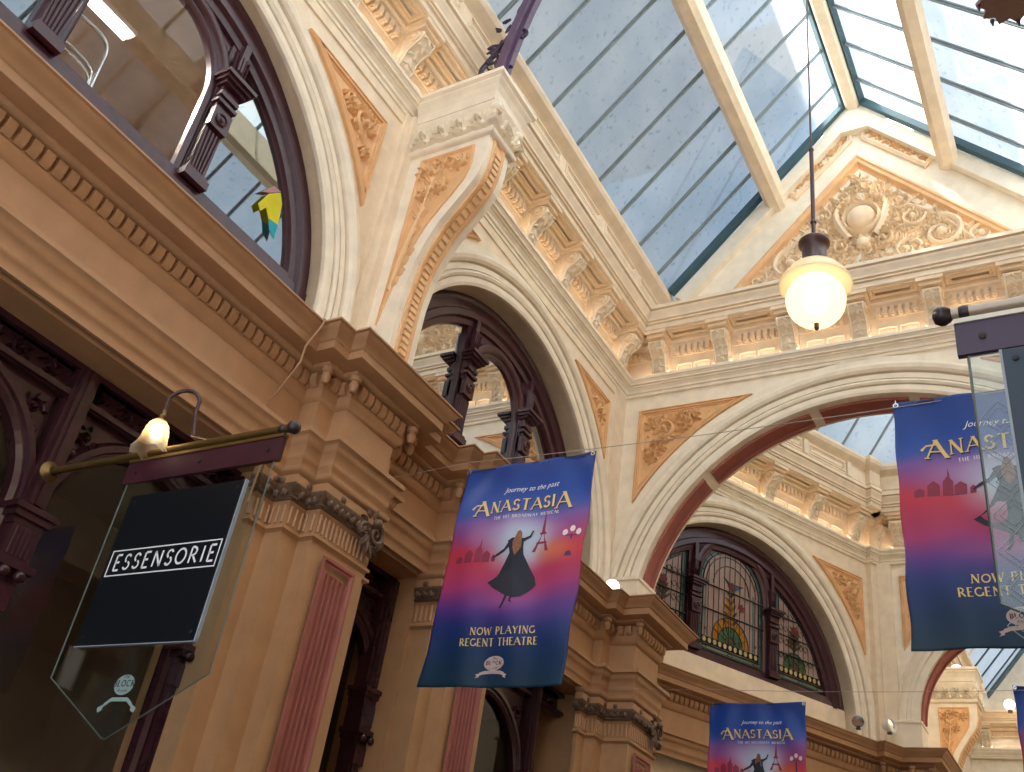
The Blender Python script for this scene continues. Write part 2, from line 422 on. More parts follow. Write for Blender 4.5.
# ---------------------------------------------------------------- left wall and gable wall, upper storey
ARCHI = lambda R, d=.0: [(R, -.3), (R, .035), (R+.03, .05), (R+.085, .05), (R+.087, .022), (R+.10, .022), (R+.102, .06), (R+.125, .075), (R+.15, .06), (R+.152, .03), (R+.165, .03), (R+.167, .055), (R+.225, .055), (R+.227, .025), (R+.243, .025), (R+.245, .08), (R+.27, .105), (R+.31, .115), (R+.345, .10), (R+.35, .06), (R+.365, .06), (R+.367, .035), (R+.45, .035), (R+.45, -.01)]
Z0 = 5.5
A1, A2, AZ, AR = 2.26, 7.42, 5.95, 2.12
mb = MB()
arch_wall(mb, FL, -3, 4.86, Z0, 8.7, A1, AZ, AR, 0, .3, False)
arch_wall(mb, FL, 4.86, 10.05, Z0, 8.7, A2, AZ, AR, 0, .3, False)
mb.box((-3, -.25, 8.7), (10.05, 0, 9.76), FL)
mb.box((-3, -.25, 9.76), (10.05, .40, 10.25), FL)
mb.box((-3, -.28, Z0), (10.05, -.2, 6.12), FL)
wl = struct(mb.build('wall_left', CREAM), 'cream upper wall of the left side, between the two round-headed windows')
for sc, lb in ((A1, 'near'), (A2, 'far')):
    mb = MB(); arc_sweep(mb, FL, sc, AZ, 5.62, ARCHI(AR))
    for sg in (-1, 1): mb.box((sc+sg*(AR+.22)-.27, 0, Z0), (sc+sg*(AR+.22)+.27, .12, 5.64), FL)
    mb.build('archivolt', LCREAM, wl)
upath = [(-5, -3), (-5, 10.05), (1.3, 10.05), (1.3, -3)]
for i, (nm, lb) in enumerate((('trim_1', 'upper cornice of the left wall, cream with small tooth blocks'), ('trim_2', 'upper cornice across the gable wall under the pediment'), ('trim_3', 'upper cornice of the right wall'))):
    mb = MB(); sweep_seg(mb, upath, UP_CORN, i, i+1)
    lo = MB(); sweep_seg(lo, upath, UP_LEDGE, i, i+1)
    o = struct(mb.build(nm, CREAM), lb, 'cornice'); lo.build('ledge', LCREAM, o)
    if i != 1:
        c = MB(); sweep(c, upath[0:2] if i == 0 else upath[2:4], CURB)
        F = FL if i == 0 else FR
        for k in range(12):
            s = (-2.9+k*1.1) if i == 0 else (-10.0+k*1.1)
            P = [(s, 9.85), (s+.95, 9.85), (s+.95, 10.03), (s, 10.03)]
            ring_frame(c, F.m(.46), P, [(0, 0), (0, .02), (.02, .02), (.03, .0), (.04, .0), (.05, .015), (.06, .0)])
        c.build('roof_curb', CREAM, o)
    if i == 0: con = [9.58-.855*k for k in range(14)][::-1]; con = [c for c in con if abs(c-5.08) > .0]; F = FL
    elif i == 1: con = [-1.9+.855*k for k in range(-3, 4)]; F = FE
    else: con = [-9.6+.855*k for k in range(14)]; F = FR
    d = upper_wall_dress(F, 0, 0, con, '', 1)
    if i == 0:
        dentils(d, F, 9.70, 9.98, .05, 9.235, 9.305, .09, .05, .055)
    if i == 1:
        dentils(d, F, -4.94, -4.6, .05, 9.235, 9.305, .09, .05, .055)
    d.build('frieze_panels', SAND, o)
    fr = MB()
    if i == 0: fr.box((-3, 0, 8.885), (10.05, .03, 9.30), F)
    elif i == 1: fr.box((-5, 0, 8.885), (1.3, .03, 9.30), F)
    else: fr.box((-10.05, 0, 8.885), (3, .03, 9.30), F)
    fr.build('frieze', SAND, o)
con = [9.58-.855*k for k in range(14)][::-1]
vis = [c for c in con if c > 1.3 and abs(c-5.3) > .2]
labs = []
for c in vis:
    k = round((9.58-c)/.855)
    labs.append('cream acanthus scroll bracket on the left wall frieze, %s back from the gable corner' % ORD[k])
brackets(FL, vis, labs, 'scroll brackets along the left wall frieze')
vis = [-1.9+.855*k for k in range(-3, 4)]
brackets(FE, vis, ['cream acanthus scroll bracket on the frieze under the pediment, %s from the left corner' % ORD[k] for k in range(7)], 'scroll brackets under the pediment')
# gable wall
EC, EZ, ER = -1.95, 5.44, 2.72
mb = MB(); arch_wall(mb, FE, -5.3, 1.4, Z0, 8.7, EC, EZ, ER, 0, .44)
mb.box((-5, -.42, 8.7), (1.3, 0, 9.9), FE)
RX, RZ, RB, SL = -1.82, 13.1, 10.2, (13.1-10.2)/2.58
T = [(-5, 9.8), (1.36, 9.8), (1.36, RB+(.6-.6)*SL), (RX+2.58+.0, RB), (RX, RZ), (RX-2.58, RB), (-5, RB)]
def tri_out(x): return RZ-abs(x-RX)*SL
# pediment field is sunk: build gable as band + field
def V(*p): return p
ped_hw = 2.02
APZ = 12.08
ped = [(RX-(APZ-9.78)/SL, 9.78), (RX+(APZ-9.78)/SL, 9.78), (RX, APZ)]
outer = [(RX-(RZ-9.78)/SL, 9.78), (RX+(RZ-9.78)/SL, 9.78), (RX, RZ)]
g = FE.m(0)
mb.add([g(*outer[0], 0), g(*outer[2], 0), g(*ped[2], 0), g(*ped[0], 0)], [(0, 1, 2, 3)])
mb.add([g(*outer[1], 0), g(*outer[2], 0), g(*ped[2], 0), g(*ped[1], 0)], [(0, 1, 2, 3)])
mb.add([g(*ped[0], -.06), g(*ped[1], -.06), g(*ped[2], -.06)], [(0, 1, 2)])
mb.prism([outer[0], outer[1], outer[2]], g, -.42, -.1)
mb.build_ = None
we = struct(mb.build('wall_end', LCREAM), 'cream gable wall with the wide round arch')
mb = MB(); arc_sweep(mb, FE, EC, EZ, 5.66, [(ER+(a-ER)*1.13, b) for a, b in ARCHI(ER)], 64)
for sg in (-1, 1):
    x0_, x1_ = sorted((EC+sg*3.06, EC+sg*2.60)); mb.box((x0_, -.40, Z0), (x1_, .125, 6.02), FE); mb.box((x0_-.015, -.38, 6.02), (x1_+.015, .145, 6.06), FE)
mb.build('archivolt', LCREAM, we)
# terracotta soffit coffers of the wide arch, between cream cross strips
def soffit(F, sc, zc, R, qf, qb, a_list, label):
    t = label
    for a0, a1 in a_list:
        mb = MB(); n = max(3, int((a1-a0)/2.5)); q0, q1 = qf-.05, qb+.05
        prof = [(q0, 0), (q0, -.03), (q0-.035, -.03), (q0-.04, .0), (q0-.05, .0), (q1+.05, .0), (q1+.04, 0), (q1+.035, -.03), (q1, -.03), (q1, 0)]
        K = len(prof); vs = []
        for i in range(n+1):
            an = radians(a0+(a1-a0)*i/n)
            for q, h in prof: vs.append(F(sc+(R-.004+h)*cos(an), q, zc+(R-.004+h)*sin(an)))
        mb.add(vs, [(i*K+k, (i+1)*K+k, (i+1)*K+k+1, i*K+k+1) for i in range(n) for k in range(K-1)]+[tuple(range(K)), tuple(n*K+k for k in range(K))])
        mb.build('soffit_panel', TERRA, t)
    return t
soffit(FE, EC, EZ, ER, -.02, -.40, [(135, 168.5), (103.3, 132.6), (79.4, 100.8), (47.4, 76.7), (11.5, 45)], we)
# spandrels
spandrel(FL, A1, AZ, AR+.53, 1, 4.54, 8.34, 'peach plaster scrollwork panel in the corner right of the large near left window', 3)
spandrel(FL, A2, AZ, AR+.53, -1, 5.32, 8.34, 'small peach scrollwork corner panel just right of the big wall bracket', 4)
spandrel(FL, A2, AZ, AR+.53, 1, 9.57, 8.34, 'narrow peach scrollwork panel beside the gable corner, on the left wall', 5)
spandrel(FE, EC, EZ, ER+.54, -1, -4.76, 8.43, 'peach scrollwork corner panel on the gable wall, left of the wide arch', 6, rmax=.19)
spandrel(FE, EC, EZ, ER+.54, 1, .86, 8.43, 'peach scrollwork corner panel on the gable wall, right of the wide arch', 8, rmax=.19)
mb = MB()
for s0, s1, q in ((4.74, 5.42, .05), (4.80, 5.34, .10)): mb.box((s0, 0, Z0), (s1, q, 8.68), FL)
mb.box((9.72, 0, Z0), (10.05, .03, 8.68), FL); mb.box((-3, 0, 8.55), (10.05, .02, 8.68), FL)
mb.build('pilaster_strip', CREAM, wl)
# pediment
t = thing('pediment', 'triangular pediment filled with cream plaster cartouche and scrolls', 'pediment', (RX, 10.05, 9.8))
mb = MB(); inn = ring_frame(mb, g, ped, [(-.0, 0), (0, .04), (.03, .05), (.05, .03), (.09, .03), (.11, -.02), (.14, -.045)])
mb.build('frame', PEACH, t)
mb = MB(); mb.add([g(x, y, -.045) for x, y in inn], [(0, 1, 2)]); mb.build('field', LCREAM, t)
mb = MB(); mf = FE.m(-.045)
hole = []
for sg in (-1, 1):
    scroll(mb, mf, RX+sg*.93, 10.42, .27, pi/2, -sg, .08)
    scroll(mb, mf, RX+sg*.52, 10.25, .18, 0, sg, .07)
    scroll(mb, mf, RX+sg*1.38, 10.26, .15, pi/2, sg, .06)
    scroll(mb, mf, RX+sg*.50, 11.10, .15, pi, sg, .07)
    scroll(mb, mf, RX+sg*.24, 11.42, .11, pi, -sg, .06)
    scroll(mb, mf, RX+sg*.62, 10.78, .16, 0, -sg, .07)
    for k in range(9): leaf(mb, mf, RX+sg*(.3+.17*k), 10.12+.02*k, (0 if sg > 0 else pi)+sg*.2, .2, .05, .05)
    curve_rib(mb, mf, [(RX+sg*(.55+.12*k), 11.0-.012*k*k-.06*k) for k in range(10)], [.04-.003*k for k in range(10)], .06)
    for k in range(8):
        leaf(mb, mf, RX+sg*(.6+.13*k), 11.0-.012*k*k-.06*k, (.9 if sg > 0 else pi-.9), .16, .045, .05)
        leaf(mb, mf, RX+sg*(.6+.13*k), 10.9-.012*k*k-.06*k, (-.9 if sg > 0 else pi+.9), .16, .045, .05)
    for k in range(5): leaf(mb, mf, RX+sg*(1.45+.09*k), 10.2+.01*k, (.3 if sg > 0 else pi-.3), .17, .04, .05)
for k in range(6): leaf(mb, mf, RX, 11.42+.05*k, pi/2+(k-2.5)*.35, .2, .05, .06)
fill_orn(mb, mf, inset(ped, .18), .06, 21, rmin=.035, rmax=.12)
mb.build('scrollwork', SAND, t)
mb = MB(); blob(mb, FE.m(-.02), RX, 10.92, .19, .17, 18)
ang = [2*pi*i/36 for i in range(37)]
curve_rib(mb, mf, [(RX+.225*cos(a), 10.92+.24*sin(a)) for a in ang], .03, .13)
for sg in (-1, 1):
    curve_rib(mb, mf, [(RX+sg*(.31+.05*sin(a*2))*cos(a), 10.94+.42*sin(a)) for a in [-.95+.19*i for i in range(12)]], [.05+.015*sin(i*.5) for i in range(12)], .12)
    for k in range(11): leaf(mb, mf, RX+sg*(.26)*cos(-1+k*.2), 10.94+.34*sin(-1+k*.2), (0 if sg > 0 else pi)+sg*(-.5+k*.13), .13, .022, .13)
    scroll(mb, mf, RX+sg*.26, 10.50, .12, pi/2, -sg, .1)
    scroll(mb, mf, RX+sg*.22, 11.30, .1, pi/2, sg, .1)
leaf(mb, mf, RX, 10.72, -pi/2, .35, .14, .12); blob(mb, mf, RX, 10.5, .1, .12)
mb.build('cartouche', SAND, t)
for sg, lb in ((-1, 'left'), (1, 'right')):
    P = [(RX+sg*.06, 12.86), (RX+sg*1.04, 11.76), (RX+sg*.84, 11.52), (RX+sg*.06, 12.36)]
    relief_panel(FE, P, 'slim scrollwork panel on the sloping band %s of the gable peak' % lb, 30+sg, 0, rmax=.11, fw=.045, H=.04, frame=SAND, field=LCREAM)

# ---------------------------------------------------------------- roof
def roof(name, F, path, ridge, zb, zr, label):
    pass
ceil = thing('ceiling', 'pitched glass roof over the near arcade', 'glass roof', (RX, 3, RB)); ceil['kind'] = 'structure'
Y0, Y1 = -3.0, 10.05
def slope_pt(sg, t, y, h=0):           # t: 0 at curb, 1 at ridge
    x = RX+sg*2.58*(1-t); z = RB+.04+(RZ-RB)*t
    nx, nz = sg*SL/sqrt(1+SL*SL), 1/sqrt(1+SL*SL)
    return Vector((x-nx*h*0+nx*h, y, z+nz*h))
for sg in (-1, 1):
    mb = MB(); ys = []
    y = 10.11
    mb.add([slope_pt(sg, 0, Y0, .03), slope_pt(sg, 0, Y1, .03), slope_pt(sg, 1, Y1, .03), slope_pt(sg, 1, Y0, .03)], [(0, 1, 2, 3)])
    mb.build('glazing', SKYG, ceil)
    y = 10.11-.63
    k = 0
    while y > Y0:
        mb = MB(); mf = lambda a, b, h, sg=sg, y=y: slope_pt(sg, a, y+b, h)
        mb.box((0, -.010, -.03), (1, .010, .02), mf); mb.box((0, -.026, -.006), (1, .026, .012), mf)
        mb.build('glazing_bar', LEAD, ceil); y -= .63; k += 1
    # purlin
    mb = MB(); px = RX+sg*1.12; pz = RB+.04+(RZ-RB)*(1-1.12/2.58)
    P = [(-.10, .1), (-.10, -.32), (-.125, -.34), (-.125, -.40), (-.09, -.43), (-.06, -.46), (.06, -.46), (.09, -.43), (.125, -.40), (.125, -.34), (.10, -.32), (.10, -.02)]
    mb.prism([(px+a, pz+b-.02) for a, b in P], lambda x, z, h: Vector((x, h, z)), Y0, Y1)
    mb.build('purlin', CREAM, ceil)
    mb = MB(); mf = lambda a, b, h, sg=sg: slope_pt(sg, a, b, h)
    mb.box((0, Y1-.20, -.07), (1, Y1-.1, .02), mf)
    mb.box((.935, Y0, -.06), (.955, Y1, .02), mf)
    mb.build('edge_flashing', TEAL, ceil)
mb = MB(); mb.box((RX+.93, Y0, 12.52), (RX+1.38, Y1+.4, 12.56)); mb.build('added_shade_plank', SHADEG, ceil)  # unseen plank added above the glass to shade a strip of it
mb = MB()
P = [(-.17, .2), (-.17, -.10), (-.15, -.13), (-.10, -.14), (-.09, -.19), (-.06, -.22), (.06, -.22), (.09, -.19), (.10, -.14), (.15, -.13), (.17, -.10), (.17, .2)]
mb.prism([(RX+a, RZ+b) for a, b in P], lambda x, z, h: Vector((x, h, z)), Y0, Y1); mb.build('ridge_beam', CREAM, ceil)
mb = MB()
for sg in (-1, 1):                      # sloping cream boards that close the glass against the gable
    mb.box((.0, 9.93, -.30), (1, 10.05, -.10), lambda a, b, h, sg=sg: slope_pt(sg, a, b, h))
mb.box((RX-.42, 9.925, RZ-.62), (RX+.42, 10.046, RZ-.02)); mb.build('rake_board', LCREAM, ceil)

# ---------------------------------------------------------------- lower storey of the left wall
LOW = [(0, 4.56), (.03, 4.56), (.03, 4.62), (.045, 4.635), (.05, 4.66), (.05, 4.72), (.07, 4.74), (.085, 4.765), (.085, 4.785), (.10, 4.80), (.115, 4.81), (.115, 4.845), (0, 4.86), (0, 5.14), (.015, 5.15), (.03, 5.18), (.04, 5.20), (.045, 5.225), (.045, 5.345),
       (.065, 5.35), (.085, 5.355), (.11, 5.37), (.12, 5.385), (.12, 5.392), (.235, 5.395), (.25, 5.40), (.25, 5.465), (.26, 5.47), (.265, 5.485), (.285, 5.51), (.31, 5.53), (.325, 5.55), (.33, 5.562), (.35, 5.567), (.35, 5.58), (-.1, 5.595)]
base = [(-4.83, -3), (-4.83, 4.41), (-4.67, 4.41), (-4.67, 4.58), (-4.54, 4.58), (-4.54, 5.17), (-4.67, 5.17), (-4.67, 5.34), (-4.83, 5.34),
        (-4.83, 6.28), (-4.67, 6.28), (-4.67, 6.44), (-4.54, 6.44), (-4.54, 7.03), (-4.67, 7.03), (-4.67, 7.19), (-4.83, 7.19),
        (-4.83, 9.49), (-4.72, 9.49), (-4.72, 9.69), (-4.42, 9.69), (-4.42, 10.36), (-5.4, 10.36)]
mb = MB(); sweep(mb, base, LOW)
def edge_frames(path):
    out = []
    for i in range(len(path)-1):
        a, b = Vector(path[i]), Vector(path[i+1]); d = b-a
        f = Fr(a.x, a.y, atan2(d.x, d.y)); out.append((f, d.length))
    return out
def run_dentils(mb, path, q=.04, z0=5.235, z1=5.335, pitch=.086, w=.060, d=.05):
    E = edge_frames(path)
    for i, (f, L) in enumerate(E):
        convex0 = i > 0 and (E[i-1][0].a.x*f.a.y-E[i-1][0].a.y*f.a.x) < 0
        n = max(1, int(round(L/pitch)))
        p = L/n
        for k in range(n):
            c = p*(k+.5)
            PR = [(0, z0+.015), (d*.35, z0), (d*.75, z0+.015), (d, z0+.05), (d, z1), (0, z1)]
            A = [f(c-w/2, q+a, b) for a, b in PR]; B = [f(c+w/2, q+a, b) for a, b in PR]; m6 = len(PR)
            mb.add(A+B, [tuple(range(m6-1, -1, -1)), tuple(range(m6, 2*m6))]+[(i6, (i6+1) % m6, m6+(i6+1) % m6, m6+i6) for i6 in range(m6)])
        # shield block on the outer corner
    for i in range(1, len(E)):
        f0, L0 = E[i-1]; f, L = E[i]
        cr = f0.a.x*f.a.y-f0.a.y*f.a.x
        if cr > 0:       # outward corner (turning left along the path)
            p = Vector(path[i]) + (f0.n+f.n)*(q+.045)
            mb.lathe([(.0, -.06), (.02, -.055), (.035, -.02), (.038, .0), (.03, .03), (.045, .04), (.045, .075), (.0, .075)], (p.x, p.y, z0+.045), 10)
run_dentils(mb, base[:-1])
struct(mb.build('trim_4', TAN2), 'caramel cornice stepping forward over the pilasters of the left wall', 'cornice')
# wall bodies of the piers (stone core behind the pilaster steps)
for y0, y1 in ((-3, -.4+.0), (4.41, 5.34), (6.28, 7.19), (9.49, 10.36)):
    pass
mb = MB()
for y0, y1 in ((4.30, 5.40), (6.26, 7.20), (9.49, 10.36), (-3, -.2)): mb.box((-5.4, y0, 0), (-4.875, y1, 4.57))
mb.box((-5.4, -3, 4.54), (-4.86, 10.36, 5.55)); mb.box((-5.4, -3, 5.5), (-4.95, 10.05, 5.56))
mb.build('pier_core', TAN, wl)

def pilaster(path, front, label, zt=4.56, panel=True, near_edge=None):
    """stepped pilaster: path in plan; front = (frame, s0, s1) of the face with the fluted panel"""
    p0 = path[len(path)//2]
    t = thing('pilaster', label, 'pilaster', (p0[0], p0[1], 0), None)
    mb = MB(); sweep(mb, path, [(-.02, 0), (.04, 0), (.04, .25), (.02, .28), (0, .3), (0, 4.09), (.012, 4.10), (.03, 4.11), (.03, 4.13), (.01, 4.14), (.0, 4.14), (-.05, 4.14)])
    mb.build('shaft', TAN, t)
    mb = MB(); sweep(mb, path, [(-.05, 4.13), (.0, 4.14), (.004, 4.30), (.015, 4.31), (.02, 4.33), (.02, 4.36)])
    E = edge_frames(path)
    for f, L in E:                     # fluted neck
        n = max(2, int(L/.045))
        for k in range(n):
            c = L*(k+.5)/n; mb.tube([f(c, .006, 4.16), f(c, .006, 4.29)], .011, 6)
    sweep(mb, path, [(.02, 4.43), (.05, 4.43), (.05, 4.50), (.035, 4.505), (.035, 4.512), (.06, 4.525), (.07, 4.54), (.07, 4.565), (0, 4.57)])
    cp = mb.build('capital', TAN2, t)
    mb = MB(); sweep(mb, path, [(.0, 4.32), (.03, 4.32), (.042, 4.335), (.03, 4.35), (.035, 4.37), (.055, 4.39), (.062, 4.42), (.062, 4.435), (.0, 4.435)])
    for f, L in E:
        n = max(2, int(L/.062))
        for k in range(n):
            c = L*(k+.5)/n; P = f(c, .045, 4.378); mb.ball(P, .024, 8, (1, 1, 1.35))
            for sg in (-1, 1): mb.tube([f(c+sg*.026, .04, 4.405), f(c+sg*.028, .05, 4.37), f(c+sg*.012, .04, 4.345)], .006, 5)
        for k in range(1 if L > .15 else 0):
            c = L*(k+.5)/max(1, int(L/.25))
            blob(mb, f.m(.05), c, 4.465, .03, .015, 8)
    mb.build('egg_and_dart_band', BRONZE, cp)
    f, s0, s1 = front
    mb = MB()
    for sx in (s0, s1):                # corner volutes with acanthus
        sg = -1 if sx == s0 else 1
        if sg < 0: continue
        mfv = f.m(.06)
        for dz, rr in ((-.02, .075),): 
            P = spiral(sx-.06, 4.36, .085, pi/2, 1.4, -1, 18); mb.tube([mfv(x, y, .03) for x, y in P], [.022-.0008*i for i in range(len(P))], 6)
            P = spiral(sx-.19, 4.34, .06, pi/2, 1.4, 1, 18); mb.tube([mfv(x, y, .02) for x, y in P], [.018-.0007*i for i in range(len(P))], 6)
        for k in range(9):
            an = k*2*pi/9; leaf(mb, f.m(.05), sx-.09+.06*cos(an), 4.42+.06*sin(an), an, .08, .03, .03)
        for k in range(6): leaf(mb, f.m(.07), sx-.13, 4.36-.02*k, -pi/2+(k-2.5)*.5, .13, .03, .05)
        mb.ball(f(sx-.08, .10, 4.44), .04, 10)
    mb.build('corner_volute', BRONZE, cp)
    if panel:
        mb = MB(); a, b = s0+.12, s1-.12; P = [(a, .5), (b, .5), (b, 4.03), (a, 4.03)]
        mf = f.m(.0)
        inn = ring_frame(mb, mf, P, [(0, .001), (.0, .018), (.02, .018), (.03, .004), (.05, .004)])
        n = 5; x0 = inn[0][0]; w = (inn[1][0]-x0)/n
        for k in range(n):
            xx = x0+k*w
            mb.add([mf(xx, .56, .004), mf(xx+w*.3, .56, .004), mf(xx+w*.42, .56, -.02), mf(xx+w*.88, .56, -.02), mf(xx+w, .56, .004),
                    mf(xx, 3.93, .004), mf(xx+w*.3, 3.93, .004), mf(xx+w*.42, 3.88, -.02), mf(xx+w*.88, 3.88, -.02), mf(xx+w, 3.93, .004)],
                   [(0, 1, 6, 5), (1, 2, 7, 6), (2, 3, 8, 7), (3, 4, 9, 8), (6, 7, 8, 9)])
        # panel bed cut slightly proud so it reads over the shaft
        for v in range(len(mb.v)): mb.v[v] = tuple(Vector(mb.v[v])+Vector((f.n.x, f.n.y, 0))*.022)
        mb.build('fluted_panel', TERRA, t)
    return t
fA = Fr(-4.54, 4.58, 0); fB_ = Fr(-4.54, 6.44, 0); fC = Fr(-4.42, 9.69, 0)
sh = .0
def pil_path(y0, y1): return [(-4.87, y0-.17), (-4.83+.0, y0-.17), (-4.67, y0-.17), (-4.67, y0), (-4.54, y0), (-4.54, y1), (-4.67, y1), (-4.67, y1+.17), (-4.87, y1+.17)]
def clean(p): return [p[i] for i in range(len(p)) if i == 0 or (Vector(p[i])-Vector(p[i-1])).length > 1e-4]
pA = [(-4.87, 4.24), (-4.83, 4.24), (-4.83, 4.41), (-4.67, 4.41), (-4.67, 4.58), (-4.54, 4.58), (-4.54, 5.17), (-4.67, 5.17), (-4.67, 5.34), (-4.87, 5.34)]
pilaster(pA, (fA, 0, .59), 'caramel pilaster with terracotta fluted panel, right of the black hanging sign')
pB = [(-4.87, 6.28), (-4.67, 6.28), (-4.67, 6.44), (-4.54, 6.44), (-4.54, 7.03), (-4.67, 7.03), (-4.67, 7.19), (-4.87, 7.19)]
pilaster(pB, (fB_, 0, .59), 'caramel pilaster half hidden behind the nearest left banner')
pC = [(-4.87, 9.32), (-4.83, 9.32), (-4.83, 9.49), (-4.72, 9.49), (-4.72, 9.69), (-4.42, 9.69), (-4.42, 10.36), (-4.87, 10.36)]
pilaster(pC, (fC, 0, .67), 'caramel corner pilaster carrying the left foot of the wide arch')

# ---------------------------------------------------------------- shopfronts
def shopfront(F, s0, s1, posts, arches, label, name='shopfront', zt=4.56, col=SHOPW, q0=-.06):
    t = thing(name, label, 'shopfront', F(s0, q0, 0)); t['kind'] = 'structure'
    mb = MB()
    mb.box((s0, q0-.1, 4.50), (s1, q0, zt), F); mb.box((s0, q0-.1, 4.30), (s1, q0-.02, 4.36), F); mb.box((s0, q0-.1, 4.31), (s1, q0+.01, 4.345), F)
    mb.box((s0, q0-.1, 4.36), (s1, q0-.08, 4.50), F); mb.box((s0, q0-.1, 0), (s1, q0, .5), F)
    mb.build('transom', col, t)
    lf = MB()
    for k in range(int((s1-s0)/.2)):
        c = s0+.1+k*.2
        scroll(lf, F.m(q0-.08), c, 4.43, .055, k, 1 if k % 2 else -1, .035)
    for a, c, r, zc in arches:
        for sg in (-1, 1):
            x = c+sg*(r+.0)*.86; scroll(lf, F.m(q0-.07), x, zc+r*.93, .06, 0, sg, .03); blob(lf, F.m(q0-.07), x+sg*.05, zc+r*.72, .03, .03)
    if lf.v: lf.build('carved_panel', col, t)
    for a, c, r, zc in arches:
        mb = MB()
        # spandrel plate with arch hole
        R = r+.11; P = arc_pts(c, zc, r+.02, 3.2, 24); vs = []
        for s, z in P: vs += [F(s, q0-.07, z), F(s, q0-.07, 4.31)]
        mb.add(vs, [(2*i, 2*i+2, 2*i+3, 2*i+1) for i in range(len(P)-1)])
        arc_sweep(mb, F, c, zc, .5, [(r-.01, q0-.12), (r-.01, q0-.05), (r+.02, q0-.03), (r+.04, q0-.03), (r+.05, q0-.01), (r+.09, q0-.01), (r+.10, q0-.04), (r+.12, q0-.07)], 24)
        mb.build('arched_frame', col, t)
        mb = MB(); mb.add([F(c-r-.05, q0-.10, .45), F(c+r+.05, q0-.10, .45), F(c+r+.05, q0-.10, 4.3), F(c-r-.05, q0-.10, 4.3)], [(0, 1, 2, 3)])
        mb.build('pane', SHOPG, t)
    for p in posts:
        mb = MB()
        for w, q, za, zb in ((.075, .02, 3.56, 4.5), (.05, .05, 3.6, 4.5), (.02, .065, 3.6, 4.5), (.06, .02, .5, 3.2), (.04, .04, .5, 3.2)):
            mb.box((p-w, q0-.1, za), (p+w, q0+q, zb), F)
        for z, w, q, h in ((3.54, .14, .10, .035), (3.50, .12, .08, .04), (3.46, .10, .06, .04), (3.27, .09, .06, .19), (3.22, .125, .10, .04), (3.18, .10, .07, .04), (3.14, .08, .05, .04), (3.0, .07, .06, .14)):
            mb.box((p-w, q0-.1, z), (p+w, q0+q, z+h), F)
        for k in range(-2, 3): mb.tube([F(p+k*.028, q0+.06, 3.29), F(p+k*.028, q0+.06, 3.45)], .009, 6)
        for k in (-1, 1): blob(mb, F.m(q0+.09), p+k*.05, 3.19, .035, .03)
        mb.build('post', col, t)
    return t
FS = Fr(-5.05, 0, 0)
shopfront(FS, -3, 4.42, [2.93, 1.48, .03, 4.33], [(0, 2.205, .60, 3.6), (0, 3.63, .60, 3.6), (0, .755, .60, 3.6)], 'dark maroon timber shopfront with arched panes behind the black sign')
shopfront(FS, 5.34, 6.28, [6.20], [(0, 5.77, .40, 3.68)], 'narrow dark arched shop window between the two fluted pilasters')
shopfront(FS, 7.19, 9.49, [8.86, 7.25], [(0, 8.02, .70, 3.42)], 'dark arched shop window seen below the nearest left banner')
# dim shop interior behind the panes
INT = mat('shop_interior', '6b5846', .8); 
mb = MB(); mb.box((-7.0, -3, -.02), (-6.95, 10.3, 4.6)); mb.box((-7, -3, 4.5), (-5.15, 10.3, 4.6)); mb.box((-7, -3.05, 0), (-5.15, -3, 4.6)); mb.box((-7, 10.3, 0), (-5.15, 10.36, 4.6))
for y in (4.85, 6.7): mb.box((-7, y-.05, 0), (-5.2, y+.05, 4.5))
struct(mb.build('wall_shop_interior', INT), 'dim brown interior of the shops behind the panes')
for i, (s, z, w, h, c) in enumerate(((2.2, 2.75, .10, .22, 'e8e4da'),)):
    mb = MB(); mb.box((s, .02, z), (s+w, .035, z+h), FS)
    tag(mb.build('notice_card', mat('card', c, .7)), 'small white card taped inside the shop pane left of the black sign', 'card')

